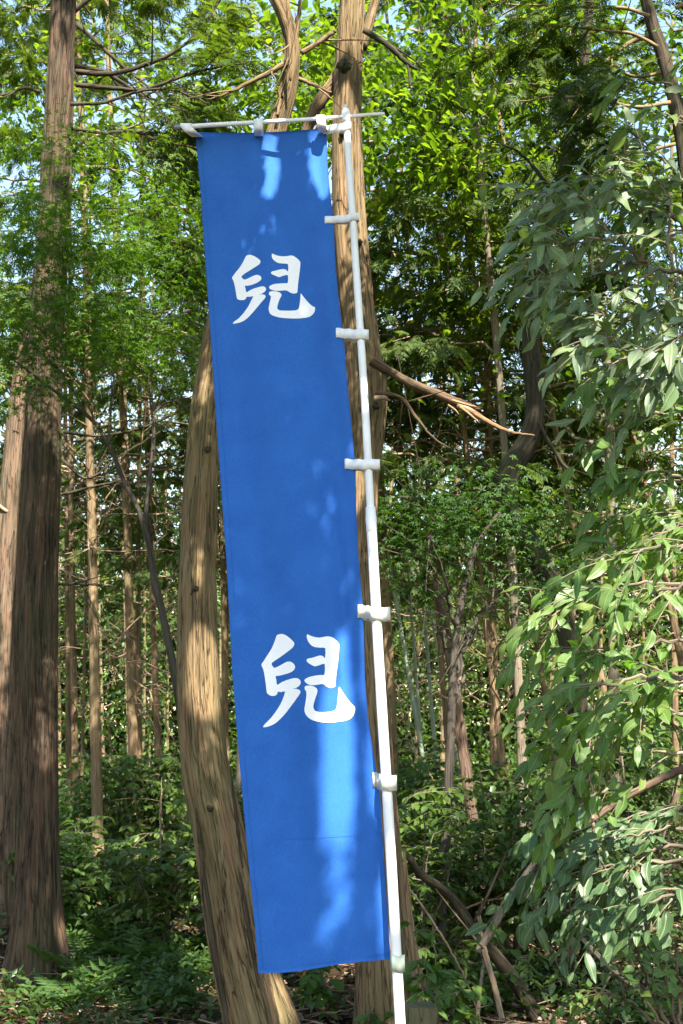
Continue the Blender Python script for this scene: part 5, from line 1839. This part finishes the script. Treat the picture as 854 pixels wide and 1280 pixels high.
rs = np.random.default_rng(2024)
LUCK = np.random.default_rng(555).random(900000)


def corridor(px, pts, half):
    p = np.array(sorted((b[1], b[0]) for b in pts))
    return np.abs(px[:, 0] - np.interp(px[:, 1], p[:, 0], p[:, 1])) < half


AX_LEAN = [(326, 1285), (294, 1160), (257, 960), (246, 790), (251, 595), (271, 420), (324, 235), (361, 110), (357, 20)]
AX_MID = [(492, 1290), (471, 1060), (453, 780), (455, 540), (444, 360), (434, 140), (441, -10)]
AX_DARK = [(690, 760), (638, 645), (634, 612), (661, 548), (666, 475), (666, 400), (690, 240)]
AX_POST = [(525, 1215), (525, 1310)]
AX_LEFT = [(46, 1235), (48, 850), (59, 480), (66, 300), (80, 0)]
AX_REAR = [(-4, 1205), (6, 850), (11, 700), (17, 600), (27, 490), (45, 390), (72, 150)]


def shade_leaves(n, zlo, zhi, lo, hi, fine):
    pos = np.stack([rs.uniform(-3 if fine else -7, 5 if fine else 12, n), rs.uniform(-3 if fine else -12, 6.0, n), rs.uniform(zlo, zhi, n)], 1)
    D = rs.normal(0, 1, (n, 3)) * np.array([1, 1, .4])
    U = SD + rs.normal(0, .45, (n, 3))
    sc = rs.uniform(lo, hi, n)
    X, Yx, Zx = frames(D, U)
    keep = np.ones(n, bool)
    hit = np.zeros(n, bool)
    pts = [pos + sc[:, None] * (a * X + c_ * Yx) for a, c_ in ((0, 0), (.25, .42), (-.25, .42), (0, 1), (0, .5))]
    for Yp, lits, box in ((PY, LIT_P, None), (BY, LIT_B, (225, 130, 500, 1230)), (6.9, LIT_T, ((AX_LEAN, 62), (AX_MID, 66))), (10.1, LIT_REAR, ((AX_REAR, 26),)), (8.5, LIT_L, ((AX_LEFT, 40),)), (8.9, [], ((AX_DARK, 34),)), (5.6, [], ((AX_POST, 46),)), (4.8, LIT_R, (600, 150, 900, 440))):
        inb = None
        for p in pts:
            t = (Yp - p[:, 1]) / -SD[1]
            hp = p - SD * t[:, None]
            px, z = proj(hp)
            bad = in_any(px, lits, 1.0 if fine else 1.4, -2.0 if fine else 24)
            if box is None:
                keep &= ~bad
                continue
            if inb is None:
                if isinstance(box[0], tuple):
                    inb = np.zeros(n, bool)
                    for ax_, hw_ in box:
                        inb |= corridor(px, ax_, hw_)
                    inb &= (hp[:, 2] > -.3) & (px[:, 1] > (1200 if Yp == 5.6 else -60)) & ~hit
                else:
                    inb = (px[:, 0] > box[0]) & (px[:, 0] < box[2]) & (px[:, 1] > box[1]) & (px[:, 1] < box[3]) & (hp[:, 2] > -.2) & ~hit
            keep &= ~(inb & bad)
        if inb is not None:
            hit |= inb
    px, z = proj(pos)
    keep &= (z < 0.1) | (px[:, 1] < -110) | (px[:, 0] < -250) | (px[:, 0] > 1100)
    t = pos[:, 2] / SD[2]
    gp_ = pos - SD * t[:, None]
    floor = (gp_[:, 1] > 6) & (gp_[:, 1] < 9.0) & (np.abs(gp_[:, 0] + 1.35) < 2.05)
    A1 = unit(np.cross(SD, [0, 0, 1.0])); A2 = np.cross(A1, SD)
    pq = np.stack([pos @ A1, pos @ A2, np.zeros(n)], 1)
    gap = .6 * vnoise(pq / 1.1) + .4 * vnoise(pq / .4 + 17)
    if fine:
        keep &= hit
    else:
        t = (4.8 - pos[:, 1]) / -SD[1]
        px, z = proj(pos - SD * t[:, None])
        bright = (px[:, 0] > 600) & (px[:, 0] < 960) & (px[:, 1] > 430) & (px[:, 1] < 1030)
        dim = (gp_[:, 0] > .5) & (gp_[:, 0] < 4.5) & (gp_[:, 1] > 5.8) & (gp_[:, 1] < 9.8) & ~bright
        keep &= hit | (gap < np.where(bright, .20, np.where(dim, .66, np.where(floor, .58, .27))))
    return scatter(DIAM, pos[keep], D[keep], U[keep], sc[keep], rs.random(keep.sum()))


cset = [shade_leaves(150000, 7.5, 11.5, .12, .20, False), shade_leaves(760000, 4.5, 6.2, .038, .065, True)]
o = link('unseen_shade_leaves', leaf_mesh('unseen_shade_leaves', None, cset, M['broad']))
o['kind'] = 'stuff'
